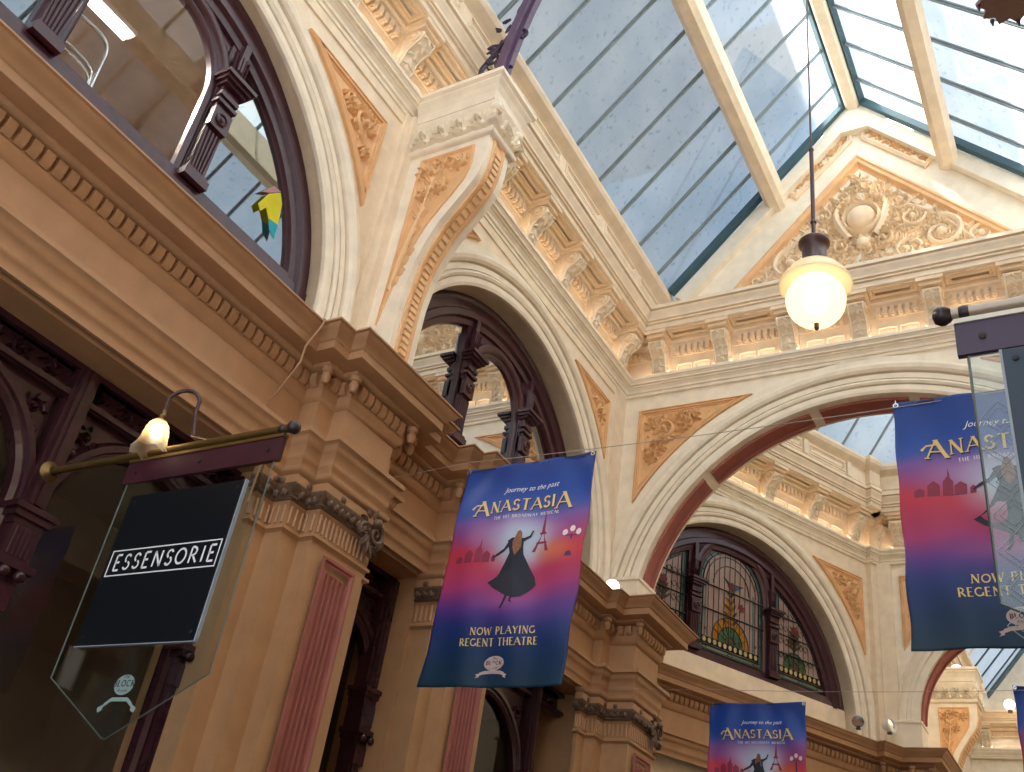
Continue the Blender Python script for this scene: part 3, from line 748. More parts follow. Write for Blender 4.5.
# ---------------------------------------------------------------- lunette windows
def lunette(F, sc, label, name, glass, mul=.65, qf=-.24, zs=6.12, col=WOOD, center_glass=None, zc=AZ, R=AR, zh=7.08):
    t = thing(name, label, 'window', F(sc, qf, zs)); t['kind'] = 'structure'
    mb = MB()
    arc_sweep(mb, F, sc, zc, zs, [(R+.02, qf-.08), (R+.02, qf+.02), (R-.04, qf+.04), (R-.07, qf+.02), (R-.16, qf+.02), (R-.18, qf+.05), (R-.25, qf+.05), (R-.27, qf+.01), (R-.33, qf), (R-.34, qf-.03), (R-.34, qf-.08)], 48)
    mb.box((sc-R, qf-.08, zs), (sc+R, qf+.03, zs+.09), F); mb.box((sc-R, qf-.08, zs+.09), (sc+R, qf, zs+.15), F)
    mb.build('window_frame', col, t)
    zcap = 7.22; rc = mul-.09
    # centre light: arched head
    mb = MB()
    arc_sweep(mb, F, sc, zh, zs+.1, [(rc-.05, qf-.08), (rc-.05, qf-.03), (rc-.02, qf-.01), (rc, qf-.01), (rc+.02, qf+.02), (rc+.06, qf+.03), (rc+.10, qf+.02), (rc+.11, qf-.02), (rc+.12, qf-.06)], 28)
    # fill between the centre arch and the outer ring (plate with carved corners)
    P = arc_pts(sc, zh, rc+.10, zh, 24)
    Q = []
    for s, z in P:
        d = sqrt(max((R-.25)**2-(s-sc)**2, 0)); Q.append((s, max(zc+d, z)))
    vs = []
    for (s, z), (s2, z2) in zip(P, Q): vs += [F(s, qf-.03, z), F(s2, qf-.03, z2)]
    mb.add(vs, [(2*i, 2*i+2, 2*i+3, 2*i+1) for i in range(len(P)-1)])
    for sg in (-1, 1):
        for k in range(5): leaf(mb, F.m(qf-.03), sc+sg*(mul-.10), zh+.38, (pi-.4-k*.5) if sg < 0 else (.4+k*.5), .13, .03, .03)
        blob(mb, F.m(qf-.03), sc+sg*(mul-.02), zh+.47, .04, .03)
    mb.build('arched_centre_frame', col, t)
    for sg in (-1, 1):
        c = sc+sg*mul; top = zc+sqrt((R-.25)**2-mul**2)
        mb = MB()
        mb.box((c-.10, qf-.09, zs), (c+.10, qf-.01, top), F)
        for w, q, a, b in ((.085, .03, zs+.1, zcap), (.07, .04, zs+.1, zs+.2), (.03, .05, zcap+.2, top)):
            mb.box((c-w, qf-.08, a), (c+w, qf+q, b), F)
        # pilaster front: base, fluting, roundel block, necking, capital
        mb.box((c-.11, qf, zs+.1), (c+.11, qf+.09, zs+.17), F); mb.box((c-.095, qf, zs+.17), (c+.095, qf+.075, zs+.20), F)
        for k in range(-2, 3): mb.tube([F(c+k*.026, qf+.05, zs+.22), F(c+k*.034, qf+.05, zs+.60)], [.009, .012], 6)
        mb.box((c-.08, qf, zs+.20), (c+.08, qf+.045, zs+.62), F)
        mb.box((c-.085, qf, zs+.63), (c+.085, qf+.085, zs+.82), F)
        mb.lathe([(.055, 0), (.055, .012), (.04, .02), (.035, .008), (.02, .008), (.015, .018), (0, .02)], F(c, qf+.085, zs+.725), 14, True, (F.n.x, F.n.y, 0))
        for z, w, q, h in ((.83, .075, .06, .035), (.87, .095, .09, .03), (.905, .07, .05, .03), (.94, .09, .085, .04), (.985, .08, .07, .05), (1.04, .105, .11, .03), (1.07, .13, .14, .03), (1.10, .15, .165, .035)):
            mb.box((c-w, qf, zs+z), (c+w, qf+q, zs+z+h), F)
        for k in range(-2, 3): curve_rib(mb, F.m(qf+.03), [(c+k*.02, zcap+.03), (c+k*.03, zcap+.2), (c+k*.035-sg*.01, zcap+.34)], .009, .03)
        mb.build('mullion_column', col, t)
    if glass:
        for a, b, gl in ((sc-R+.25, sc-mul, glass), (sc-mul, sc+mul, center_glass or glass), (sc+mul, sc+R-.25, glass)):
            P = [(a, zs+.1)]; n = 14
            for i in range(n+1):
                s = a+(b-a)*i/n; P.append((s, zc+sqrt(max((R-.22)**2-(s-sc)**2, 0))))
            P.append((b, zs+.1))
            mb = MB(); mb.add([F(s, qf-.05, z) for s, z in P], [tuple(range(len(P)))]); mb.build('pane', gl, t)
    return t
lunette(FL, A1+.12, 'large near round-headed window with plum columns and see-through middle pane', 'window_1', MIRRORD, .65, qf=-.14, center_glass=CLEARG)
lunette(FL, A2, 'second round-headed window of the left wall, mirroring the gable opposite', 'window_2', MIRRORG, .61)
# room behind the near lunette
ROOMM = mat('room_plaster', 'a08d78', .8)
mb = MB(); mb.box((-8.2, -1.0, 5.5), (-8.15, 5.3, 9)); mb.box((-8.2, -1.0, 8.35), (-5.35, 5.3, 8.4)); mb.box((-8.2, 5.2, 5.5), (-5.35, 5.25, 9)); mb.box((-8.2, -1.05, 5.5), (-5.35, -1, 9)); mb.box((-8.2, -1.05, 5.55), (-5.3, 5.3, 5.6))
struct(mb.build('wall_upstairs_room', ROOMM), 'brownish upstairs room behind the large near window')
t = thing('fluorescent_tube_light', 'bright white fluorescent tube inside the large near window', 'ceiling light', (-6.2, 2.5, 7.95))
mb = MB(); mb.tube([(-6.2, 2.0, 7.9), (-6.2, 2.62, 7.9)], .035, 12); mb.build('tube', mat('tube_glow', 'ffffff', emit='fff6e8', estr=9), t)
mb = MB(); mb.box((-6.25, 1.95, 7.95), (-6.15, 2.67, 8.0)); mb.tube([(-6.2, 2.3, 8.0), (-6.2, 2.3, 8.34)], .01, 6); mb.build('fitting', WHITEM, t)
t = thing('metal_chair', 'chrome tube chair back seen through the large near window', 'chair', (-5.6, 2.2, 6.3))
def arcp(P, n=6):
    out = []
    P = [Vector(p) for p in P]
    for i in range(len(P)):
        if i in (0, len(P)-1): out.append(P[i]); continue
        a = P[i]+(P[i-1]-P[i])*min(.35, .14/(P[i-1]-P[i]).length); b = P[i]+(P[i+1]-P[i])*min(.35, .14/(P[i+1]-P[i]).length)
        for k in range(n+1):
            u = k/n; out.append(a*(1-u)**2+P[i]*2*u*(1-u)+b*u*u)
    return out
mb = MB(); mb.tube(arcp([(-5.6, 1.80, 6.45), (-5.6, 1.80, 7.12), (-5.6, 2.30, 7.14), (-5.6, 2.33, 6.35)]), .016, 8); mb.build('back_frame', CHROME, t)
for z in (6.84, 6.78):
    mb = MB(); mb.tube(arcp([(-5.6, 1.82, z+.0), (-5.6, 2.27, z), (-5.6, 2.31, z-.22)]), .009, 8); mb.build('rail', CHROME, t)
t = thing('hanging_garment', 'yellow and turquoise cloth hanging inside the right edge of the near window', 'cloth', (-5.30, 3.9, 6.4))
gm = Fr(-5.150, -.06, 0)
mb = MB(); mb.prism([(3.72, 6.60), (3.78, 6.76), (3.88, 6.86), (3.93, 6.78), (3.96, 6.58), (3.86, 6.56), (3.80, 6.63), (3.76, 6.56)], gm.m(0), -.008, 0); mb.build('yellow_cloth', mat('yellow_cloth', 'd8cf28', .8), t)
mb = MB(); mb.prism([(3.86, 6.565), (3.96, 6.58), (3.97, 6.44), (3.90, 6.48)], gm.m(0), -.008, 0); mb.build('turquoise_cloth', mat('turquoise_cloth', '2aa6b8', .8), t)
mb = MB(); mb.prism([(3.71, 6.72), (3.80, 6.86), (3.88, 6.87), (3.78, 6.77)], gm.m(0), -.008, .002); mb.build('pink_cloth', mat('pink_cloth', 'b98a90', .8), t)

# ---------------------------------------------------------------- big wall bracket and iron brace
def big_bracket(F, s0, s1, label, k=1.0, topz=8.10):
    """F wall frame, s0..s1 width; curved front"""
    t = thing('wall_bracket', label, 'bracket', F((s0+s1)/2, 0, 5.6))
    fr = [(.40, 5.58), (.40, 6.1), (.41, 6.55), (.45, 6.82), (.52, 7.03), (.60, 7.22), (.72, 7.40), (.84, 7.57), (.92, 7.70), (.955, 7.85), (.97, 8.05), (.965, 8.20)]
    def ff(z):
        for (a, b), (c, d) in zip(fr, fr[1:]):
            if b <= z <= d:
                u = (z-b)/(d-b); return a+(c-a)*u
        return fr[-1][0] if z > 8 else fr[0][0]
    n = 44; zz = [5.58+(8.2-5.58)*i/n for i in range(n+1)]
    mb = MB(); pr = [(-.02, 5.58)]+[(ff(z), z) for z in zz]+[(-.02, 8.2)]
    A = [F(s0, q, z) for q, z in pr]; B = [F(s1, q, z) for q, z in pr]; N = len(pr)
    mb.add(A+B, [tuple(range(N)), tuple(range(2*N-1, N-1, -1))]+[(i, N+i, N+(i+1) % N, (i+1) % N) for i in range(N)])
    mb.build('bracket_body', LCREAM, t)
    # dotted band down the front
    w = s1-s0; a, b = s0+.07, s1-.09
    mb = MB(); vs = []
    for z in zz: vs += [F(a, ff(z)-.0, z), F(a, ff(z)+.02, z), F(a+.03, ff(z)+.02, z), F(a+.04, ff(z)+.005, z), F(b-.04, ff(z)+.005, z), F(b-.03, ff(z)+.02, z), F(b, ff(z)+.02, z), F(b, ff(z), z)]
    mb.add(vs, [(8*i+k, 8*i+k+1, 8*i+9+k, 8*i+8+k) for i in range(n) for k in range(7)])
    fbd = mb.build('front_band', PEACH, t)
    mb = MB(); z = 5.66
    while z < 8.05:
        mb.box((a+.05, 0, z), (b-.05, .022, z+.036), lambda x, q, zz_: F(x, ff(zz_)+.003+q, zz_)); z += .062
    tag(mb.build('band_beads', ORNP, fbd), kind='stuff')
    for side, sx in ((-1, s0), (1, s1)):
        G = Fr(*( (F.o+F.a*sx) ), atan2(F.n.x, F.n.y) if side > 0 else atan2(F.n.x, F.n.y))
        mfs = (lambda x, y, h, sx=sx, side=side: F(sx+side*h, x, y))
        P = [(.24, 8.10), (.83, 8.10)]+[(ff(z)-.12, z) for z in (7.9, 7.8, 7.7, 7.6, 7.5, 7.4, 7.3, 7.2, 7.1, 7.0, 6.9, 6.8, 6.7)]+[(.255, 6.45), (.21, 6.2)]
        mb = MB(); inn = ring_frame(mb, mfs, P, [(0, 0), (0, .018), (.015, .022), (.03, .012), (.04, .003)]); sf = mb.build('side_frame', PEACH, t)
        mb = MB(); mb.add([mfs(x, y, .003) for x, y in inn], [tuple(range(len(inn)))]); mb.build('side_field', PEACH, sf)
        mb = MB(); pts = [(.26, 6.55), (.29, 6.85), (.35, 7.15), (.41, 7.45), (.45, 7.8)]
        curve_rib(mb, mfs, pts, [.016, .02, .022, .02, .016], .045)
        for i in range(13):
            u = i/12; z = 6.6+1.25*u; x = .265+.19*u+.02*sin(u*6)
            for sg in (-1, 1):
                if x+.13*u*sg < ff(z)-.2 or sg < 0: leaf(mb, mfs, x, z, 1.25+sg*(.5+.25*(i % 2)), .10+.05*u, .026+.012*u, .055)
        for x, y, r in ((.33, 7.93, .075), (.68, 7.93, .085), (.50, 7.98, .06), (.52, 7.68, .08), (.38, 7.62, .06)): scroll(mb, mfs, x, y, r, 1, -1, .05)
        mb.build('side_leafwork', ORNP, sf)
    # leafy block and moulded cap
    e = .03; mb = MB()
    path = [F(s0-e, -.02, 0).xy, F(s0-e, 1.0, 0).xy, F(s1+e, 1.0, 0).xy, F(s1+e, -.02, 0).xy]
    sweep(mb, [path[0], path[1], path[2], path[3]], [(-.1, 8.18), (.0, 8.18), (.02, 8.20), (.02, 8.225), (.0, 8.24), (.0, 8.54), (.02, 8.56), (.02, 8.60), (-.1, 8.6)])
    mb.box((s0-e+.01, 0, 8.19), (s1+e-.01, .98, 8.6), F)
    E = edge_frames([tuple(p) for p in path])
    for f, L in E:
        nn = max(2, int(L/.17))
        for k in range(nn):
            c = L*(k+.5)/nn
            for a in (-1.2, -.8, -.4, 0, .4, .8, 1.2): leaf(mb, f.m(0), c, 8.26, pi/2+a, .23-.06*abs(a), .026, .07)
            for a in (-.5, .5): leaf(mb, f.m(0), c+.085, 8.50, -pi/2+a, .16, .022, .06)
            blob(mb, f.m(.0), c, 8.30, .035, .05)
    for sg, i in ((-1, 1), (1, 2)):
        p = Vector(path[i]); mb.ball((p.x, p.y, 8.5), .055, 10); mb.ball((p.x, p.y, 8.40), .04, 10, (1, 1, 1.8))
    mb.build('leaf_block', LCREAM, t)
    mb = MB()
    pth = [F(s0-.01, .1, 0).xy, F(s0-.01, .93, 0).xy, F(s1+.02, .93, 0).xy, F(s1+.02, .1, 0).xy]
    sweep(mb, [tuple(p) for p in pth], [(-.05, 8.6), (.04, 8.61), (.05, 8.66), (.06, 8.70), (.09, 8.76), (.12, 8.80), (.12, 8.82), (.15, 8.84), (.15, 8.885), (-.05, 8.9)])
    mb.box((s0-.0, .05, 8.6), (s1+.01, .92, 8.9), F)
    mb.build('moulded_cap', LCREAM, t)
    return t
big_bracket(FL, 4.90, 5.24, 'large curved plaster wall bracket between the two left windows')
def iron_brace(y, side, label):
    t = thing('iron_brace', label, 'iron bracket', (RX+side*2.3, y, 8.9))
    mb = MB(); P = []
    for i in range(25):                # rib from the bracket cap towards the ridge
        u = i/24; x = 2.44-.55*u-1.85*u**2.4; z = 8.90+3.95*(1-(1-u)**1.45)
        P.append((x, z))
    def ribbon(P, w, d, up=0):
        vs = []
        for i, (x, z) in enumerate(P):
            a = Vector(P[min(i+1, len(P)-1)])-Vector(P[max(0, i-1)]); a.normalize(); n = Vector((-a.y, a.x))
            for e, yy in ((-d, -w), (d, -w), (d, w), (-d, w)): vs.append((RX+side*(x+n.x*e), y+yy, z+n.y*e+up))
        mb.add(vs, [(4*i+k, 4*i+(k+1) % 4, 4*i+4+(k+1) % 4, 4*i+4+k) for i in range(len(P)-1) for k in range(4)]+[(0, 1, 2, 3)])
    ribbon(P, .075, .045); ribbon([(x+.0, z) for x, z in P], .03, .085)
    mb.build('curved_rib', IRON, t)
    mb = MB()
    ribbon([(2.68, 8.93), (2.66, 9.5), (2.35, 9.95)], .02, .02)
    for k, (x, z, r) in enumerate(((2.52, 9.06, .12), (2.58, 9.30, .10), (2.42, 9.30, .10), (2.48, 9.52, .12), (2.34, 9.62, .09), (2.55, 9.74, .10), (2.36, 9.86, .08), (2.62, 9.0, .07), (2.24, 9.82, .08))):
        Q = spiral(RX+side*x, z, r, k*1.1, 1.2, 1 if k % 2 else -1, 18)
        mb.tube([(a, y, b) for a, b in Q], .013, 6); mb.ball((RX+side*x, y, z), .03, 8)
        for j in range(4): leaf(mb, lambda a, b, h: Vector((a, y-h-.01, b)), RX+side*x, z, k+j*1.57, r*.9, r*.25, .02)
    for k in range(26):
        z = 8.95+k*.05; x = 2.5+.12*sin(k*1.9)-.004*k
        leaf(mb, lambda a, b, h: Vector((a, y-h-.01, b)), RX+side*x, z, k*1.3, .11, .035, .03)
    mb.build('scrollwork', IRON2, t)
    return t
iron_brace(5.10, -1, 'purple iron roof brace springing from the large wall bracket')
iron_brace(5.10, 1, 'purple iron roof brace on the right side, its leafy tip at the top corner')

# ---------------------------------------------------------------- bent wall with the stained glass, middle compartment
BC = .55; BR = 2.32
mb = MB(); arch_wall(mb, FB, -2.75, 3.52, Z0, 8.7, BC, 5.92, BR, 0, .3, False)
mb.box((-2.75, -.25, 8.7), (3.52, 0, 9.76), FB); mb.box((-2.75, -.25, 9.76), (3.52, .40, 10.25), FB)
mb.box((-2.75, -.28, Z0), (3.52, -.18, 6.14), FB); mb.box((3.30, 0, Z0), (3.50, .10, 8.68), FB); mb.box((-2.75, -.3, 4.0), (3.52, .0, 5.55), FB)
wb = struct(mb.build('wall_bend', CREAM), 'cream upper wall beyond the wide arch, turning at an angle')
mb = MB(); arc_sweep(mb, FB, BC, 5.92, 5.62, ARCHI(BR)); 
for sg in (-1, 1): mb.box((BC+sg*(BR+.22)-.27, -.1, Z0), (BC+sg*(BR+.22)+.27, .12, 5.66), FB)
mb.build('archivolt', LCREAM, wb)
spandrel(FB, BC, 5.92, BR+.53, 1, 3.16, 8.36, 'peach scrollwork corner panel right of the stained glass window', 11)
pB0 = FB(-2.75, 0, 0).xy; pB1 = FB(3.5, 0, 0).xy
bpath = [(-5.0, 10.47), tuple(pB0) if False else (-6.2, 10.47)]
bp = [tuple(FB(-2.75, 0, 0).xy), (FB.o+FB.a*3.30)[:], (FB.o+FB.a*3.30+FB.n*.10)[:], (FB.o+FB.a*3.50+FB.n*.10)[:], (-2.92, 15.98), (1.6, 16.0)]
bp = [tuple(p) for p in bp]
mb = MB(); sweep_seg(mb, bp, UP_CORN, 0, 5); cv = MB(); sweep_seg(cv, bp, CURB, 0, 5); lo = MB(); sweep_seg(lo, bp, UP_LEDGE, 0, 5)
o = struct(mb.build('trim_5', CREAM), 'upper cornice beyond the wide arch, above the stained glass', 'cornice'); lo.build('ledge', LCREAM, o)
for k in range(8):
    s = -2.6+k*1.02; P = [(s, 9.85), (s+.86, 9.85), (s+.86, 10.03), (s, 10.03)]
    if s+.86 < 3.3: ring_frame(cv, FB.m(.46), P, [(0, 0), (0, .02), (.02, .02), (.03, .0), (.04, .0), (.05, .015), (.06, .0)])
    cv.box((s-.13, .46, 9.80), (s-.03, .50, 10.06), FB)
cv.build('roof_curb', CREAM, o)
conB = [2.90-.985*k for k in range(6)][::-1]
upper_wall_dress(FB, 0, 0, conB, '', 1).build('frieze_panels', SAND, o)
fr = MB(); sweep(fr, bp, [(-.05, 8.88), (.03, 8.885), (.03, 9.30), (-.05, 9.30)]); fr.build('frieze', SAND, o); fr = MB(); sweep(fr, bp[3:5], [(-.04, 5.5), (-.01, 5.5), (-.01, 8.7), (-.04, 8.7)]); fr.build('corner_strip', CREAM, o)
brackets(FB, conB[1:]+[3.42], ['cream acanthus scroll bracket above the stained glass window, %s from the left' % ORD[k] for k in range(5)]+['cream acanthus scroll bracket in the angle behind the right banner edge'], 'scroll brackets above the stained glass window')
brackets(FF, [-2.62, -1.8, -.98, -.16], ['cream acanthus scroll bracket above the small far arch, %s from its left corner' % ORD[k] for k in range(4)], 'scroll brackets above the far arch')
LB = [(q, z) for q, z in LOW]
lp = [tuple(FB(-2.6, .17, 0).xy), (FB.o+FB.a*3.05+FB.n*.17)[:], (FB.o+FB.a*3.05+FB.n*.30)[:], (FB.o+FB.a*3.40+FB.n*.30)[:], (-2.60, 15.75), (-2.45, 15.75), (-2.45, 16.45), (-3.3, 16.45)]
lp = [tuple(p) for p in lp]
mb = MB(); sweep(mb, lp, LB); run_dentils(mb, lp[:-1])
struct(mb.build('trim_6', TAN2), 'caramel dentilled cornice under the stained glass window', 'cornice')
mb = MB()
for a, b in ((-2.6, -1.25), (2.9, 3.6)): mb.box((a, -.1, 0), (b, .15, 4.57), FB)
mb.box((-1.25, -.45, 0), (2.9, -.4, 4.57), FB); mb.prism([(-4.35+.6, 15.2), (-2.5, 15.75), (-2.5, 16.45), (-4.4, 16.45)], lambda x, y, h: Vector((x, y, h)), 0, 4.57)
mb.build('pier_core', TAN, wb)
mb = MB(); mb.box((-1.25, -.38, 0), (2.9, -.36, 4.57), FB); mb.build('dark_shop_pane', mat('dark_shop_glass', '181a1c', .1), wb)
lunette(FB, BC, 'round-headed stained glass window beyond the wide arch', 'window_3', None, .78, qf=-.22, zc=5.92, R=BR, zh=7.36)
# stained glass lights
def sg_mat(name, c, a=.35):
    M, nt, o = nodes(name); cc = lin(c)
    p = nt.nodes.new('ShaderNodeBsdfPrincipled'); p.inputs['Base Color'].default_value = cc; p.inputs['Roughness'].default_value = .12
    t = nt.nodes.new('ShaderNodeBsdfTranslucent'); t.inputs[0].default_value = cc
    n = nt.nodes.new('ShaderNodeTexNoise'); n.inputs['Scale'].default_value = 25; b = nt.nodes.new('ShaderNodeBump'); b.inputs['Strength'].default_value = .4; b.inputs['Distance'].default_value = .01
    nt.links.new(n.outputs['Fac'], b.inputs['Height']); nt.links.new(b.outputs['Normal'], p.inputs['Normal'])
    mx = nt.nodes.new('ShaderNodeMixShader'); mx.inputs[0].default_value = a
    nt.links.new(p.outputs[0], mx.inputs[1]); nt.links.new(t.outputs[0], mx.inputs[2]); nt.links.new(mx.outputs[0], o.inputs[0]); return M
SGC = {k: sg_mat('stained_'+k, c) for k, c in dict(rose='c4a69c', teal='6d8a8a', mint='93a890', orange='c88a2c', green='4a7a4c', brown='5f4a2c', red='8c3038', yellow='e0cf90', black='191415', blue='3c6a84').items()}
LEADM = mat('black_lead_came', '1a1616', .4)
def stained(F, sc, zc, R, a, b, kind, label):
    q = -.27; t = thing('stained_glass_panel', label, 'stained glass', F((a+b)/2, q, 6.3)); z0 = 6.28
    def top(s, d=0):
        if kind == 'centre':
            rc = (b-a)/2-d; c = (a+b)/2; return 7.36+sqrt(max(rc*rc-(s-c)**2, 0)) if abs(s-c) <= rc else 7.36
        return zc+sqrt(max((R-.27-d)**2-(s-sc)**2, 0))
    def region(d, n=24, z=None):
        zz = z0+d if z is None else z
        A, B_ = a+d, b-d
        P = [(A, zz)]+[(A+(B_-A)*i/n, max(zz, top(A+(B_-A)*i/n, d))) for i in range(n+1)]+[(B_, zz)]
        if kind == 'centre': c = (a+b)/2; r = (b-a)/2-d; P = [(A, zz), (A, 7.36)]+[(c-r*cos(pi*i/n), 7.36+r*sin(pi*i/n)) for i in range(1, n)]+[(B_, 7.36), (B_, zz)]
        return P
    mf = F.m(q); lv = MB()
    def lay(name, P, h, m):
        mb = MB(); mb.add([mf(x, y, h) for x, y in P], [tuple(range(len(P)))]); return mb.build(name, SGC[m], t)
    def lead(P, w=.007, close=False):
        if close: P = list(P)+[P[0]]
        lv.tube([mf(x, y, .012) for x, y in P], w, 5)
    lay('border_glass', region(0), 0, 'teal'); lay('inner_glass', region(.10), .002, 'rose')
    lead(region(.015), .01, True); lead(region(.05), .005, True); lead(region(.10), .008, True)
    c = (a+b)/2; w = b-a
    # border cross leads
    n = 12
    P0 = region(0, 24); P1 = region(.10, 24)
    for i in range(1, len(P0)-1, 2): lead([P0[i], P1[i]], .005)
    for z in (6.5, 6.66, 6.82, 6.98, 7.14, 7.3):
        for x in (a, b-.1):
            if z < top(x+.05): lead([(x, z), (x+.1, z)], .005)
    # base band
    if w > .5:
        lay('base_band', [(a+.06, z0+.03), (b-.06, z0+.03), (b-.06, z0+.11), (a+.06, z0+.11)], .004, 'mint')
        lead([(a+.06, z0+.11), (b-.06, z0+.11)]); lead([(a+.06, z0+.03), (b-.06, z0+.03)])
        for k in range(3): x = a+.15+(w-.3)*k/2; lead([(x-.06, z0+.07), (x, z0+.095), (x+.06, z0+.07), (x, z0+.045), (x-.06, z0+.07)], .004)
        lay('jewel_strip', [(a+.10, z0+.125), (b-.10, z0+.125), (b-.10, z0+.235), (a+.10, z0+.235)], .004, 'black')
        nn = int((w-.2)/.1); mb = MB()
        for k in range(nn):
            x = a+.10+(w-.2)*(k+.5)/nn; mb.add([mf(x+.034*cos(j*pi/5), z0+.18+.04*sin(j*pi/5), .014) for j in range(10)], [tuple(range(10))])
        mb.build('jewels', SGC['yellow'], t)
    zb = z0+.24
    # fan
    fc = c if kind == 'centre' else c+(-.12 if kind == 'right' else .12); r = min(.27, w*.25)
    def fan(r, h, m, nm): lay(nm, [(fc+r*cos(pi*j/16), zb+r*1.05*sin(pi*j/16)) for j in range(17)], h, m); lead([(fc+r*cos(pi*j/16), zb+r*1.05*sin(pi*j/16)) for j in range(17)], .006)
    if kind == 'centre': fan(r*1.35, .006, 'orange', 'sunburst'); 
    fan(r*.88, .008, 'green', 'green_fan'); fan(r*.35, .010, 'brown', 'fan_heart')
    for j in range(1, 8): an = pi*j/8; lead([(fc+r*.35*cos(an), zb+r*.35*sin(an)), (fc+r*(1.35 if kind == 'centre' else .88)*cos(an), zb+r*1.05*(1.33 if kind == 'centre' else .88)*sin(an))], .004)
    # stem, leaves and blossom
    H = .62 if kind == 'centre' else .40
    lm = MB()
    def petal(x, y, an, L, W, m, h=.010):
        pts = []
        for i in range(9):
            u = i/8; pts.append((u*L, W*sin(pi*u), .22*L*u*u))
        P = [(x+u*cos(an)-(v+bb)*sin(an), y+u*sin(an)+(v+bb)*cos(an)) for u, v, bb in pts]+[(x+u*cos(an)-(-v+bb)*sin(an), y+u*sin(an)+(-v+bb)*cos(an)) for u, v, bb in pts[::-1][1:-1]]
        o = MB(); o.add([mf(a_, b_, h) for a_, b_ in P], [tuple(range(len(P)))]); m.add(o.v, o.f)
    gm_ = MB(); br = MB(); rd = MB()
    for k in range(5):
        for sg in (-1, 1): petal(fc, zb+r+.02+k*H*.17, pi/2+sg*(1.1-.12*k), .20-.015*k, .022, br)
    for k in range(3):
        for sg in (-1, 1): petal(fc+sg*.02, zb+r*.8+k*H*.22, pi/2+sg*.45, .26, .025, gm_)
    br.build('brown_leaves', SGC['brown'], t); gm_.build('olive_leaves', SGC['orange' if kind == 'centre' else 'brown'], t)
    for cx, cy in (((fc, zb+r+H), (fc+.2, zb+r+H*.55)) if kind == 'centre' else ((fc, zb+r+H*.8),)):
        for k in range(6): petal(cx, cy, k*pi/3, .075, .025, rd, .016)
    rd.build('blossom', SGC['red'], t)
    lead([(fc, zb+r), (fc, zb+r+H)], .005)
    # upright and curved leads in the field
    x = a+.10; k = 0; step = .105
    while x < b-.08:
        zt = top(x, .10)
        if zt > zb+.15: lead([(x, zb+.0), (x, zt-.02)], .0045)
        x += step
    dm = MB()
    if kind != 'centre':
        z = zb+.16
        while z < 8:
            x = a+.1
            while x < b-.1:
                if z+.1 < top(x+.05, .1) and not (abs(x+.05-fc) < .12 and z < zb+r+H):
                    lead([(x, z), (x+.05, z+.05), (x+.1, z)], .004); lead([(x, z+.0), (x+.05, z-.05), (x+.1, z)], .004)
                    dm.add([mf(x+.02, z, .006), mf(x, z+.03, .006), mf(x-.02, z, .006), mf(x, z-.03, .006)], [(0, 1, 2, 3)])
                x += .105
            z += .21
    else:
        for xx in (a+.14, b-.22):
            dm.add([mf(xx, zb, .006), mf(xx+.035, zb, .006), mf(xx+.035, 7.4, .006), mf(xx, 7.4, .006)], [(0, 1, 2, 3)])
        for r2 in (.16, .30): lead([(c+(w/2-r2)*cos(pi*j/16), 7.36+(w/2-r2)*sin(pi*j/16)) for j in range(17)], .006)
        P = [(c-.02, 7.40), (c-.16, 7.52), (c-.05, 7.46), (c+.02, 7.45), (c+.24, 7.47), (c+.10, 7.38), (c+.04, 7.33)]
        lay('bluebird', P, .012, 'blue'); lead(P, .005, True)
        for j in range(3): lay('star', [(x+.035*cos(i*pi/4)*(1 if i % 2 else .5), zb+.10+.035*sin(i*pi/4)*(1 if i % 2 else .5)) for i in range(8) for x in ((a+.16) if j == 0 else (b-.16),)], .012, 'red') if j < 2 else None
    if dm.v: dm.build('accent_glass', SGC['teal'], t)
    lv.build('lead_cames', LEADM, t)
    mb = MB()
    for z in (6.92, 7.30) if kind == 'centre' else (6.70, 6.98, 7.26):
        lo_, hi_ = a, b
        if kind == 'left': lo_ = max(a, sc-sqrt(max((R-.27)**2-(z-zc)**2, 0)))
        if kind == 'right': hi_ = min(b, sc+sqrt(max((R-.27)**2-(z-zc)**2, 0)))
        if hi_ > lo_: mb.tube([F(lo_, q+.03, z), F(hi_, q+.03, z)], .011, 6)
    mb.build('saddle_bar', BLACKM, t)
mul = .78
stained(FB, BC, 5.92, BR, BC-mul+.12, BC+mul-.12, 'centre', 'tall middle stained glass light with orange sunburst and blue bird')
stained(FB, BC, 5.92, BR, BC-BR+.32, BC-mul-.11, 'left', 'left stained glass light, partly cut off by the wide arch')
stained(FB, BC, 5.92, BR, BC+mul+.11, BC+BR-.32, 'right', 'right stained glass light with a red blossom over a green fan')
# far wall with the small arch
FC, FZ, FRD = -.97, 6.10, 1.56
mb = MB(); arch_wall(mb, FF, -3.06, 1.6, 5.5, 8.7, FC, FZ, FRD, 0, .5); mb.box((-3.06, -.5, 8.7), (1.6, 0, 9.76), FF)
mb.prism([(-3.0, 9.7), (1.6, 9.7), (1.6, 10.2), (-.6, 12.5), (-3.0, 10.2)], FF.m(0), -.4, 0)
wf = struct(mb.build('wall_far', LCREAM), 'cream wall pierced by the smaller far arch')
mb = MB(); arc_sweep(mb, FF, FC, FZ, 5.62, [(FRD, -.05), (FRD, .03), (FRD+.10, .03), (FRD+.12, .05), (FRD+.18, .05), (FRD+.19, .03), (FRD+.23, .05), (FRD+.28, .09), (FRD+.32, .06), (FRD+.34, .0)], 40)
for sg in (-1, 1): mb.box((FC+sg*(FRD+.17)-.21, -.5, 5.5), (FC+sg*(FRD+.17)+.19, .10, 6.06), FF); mb.box((FC+sg*(FRD+.17)-.225, -.48, 6.06), (FC+sg*(FRD+.17)+.205, .12, 6.10), FF)
mb.build('archivolt', LCREAM, wf)
soffit(FF, FC, FZ, FRD, -.02, -.48, [(90, 178), (2, 88)], wf)
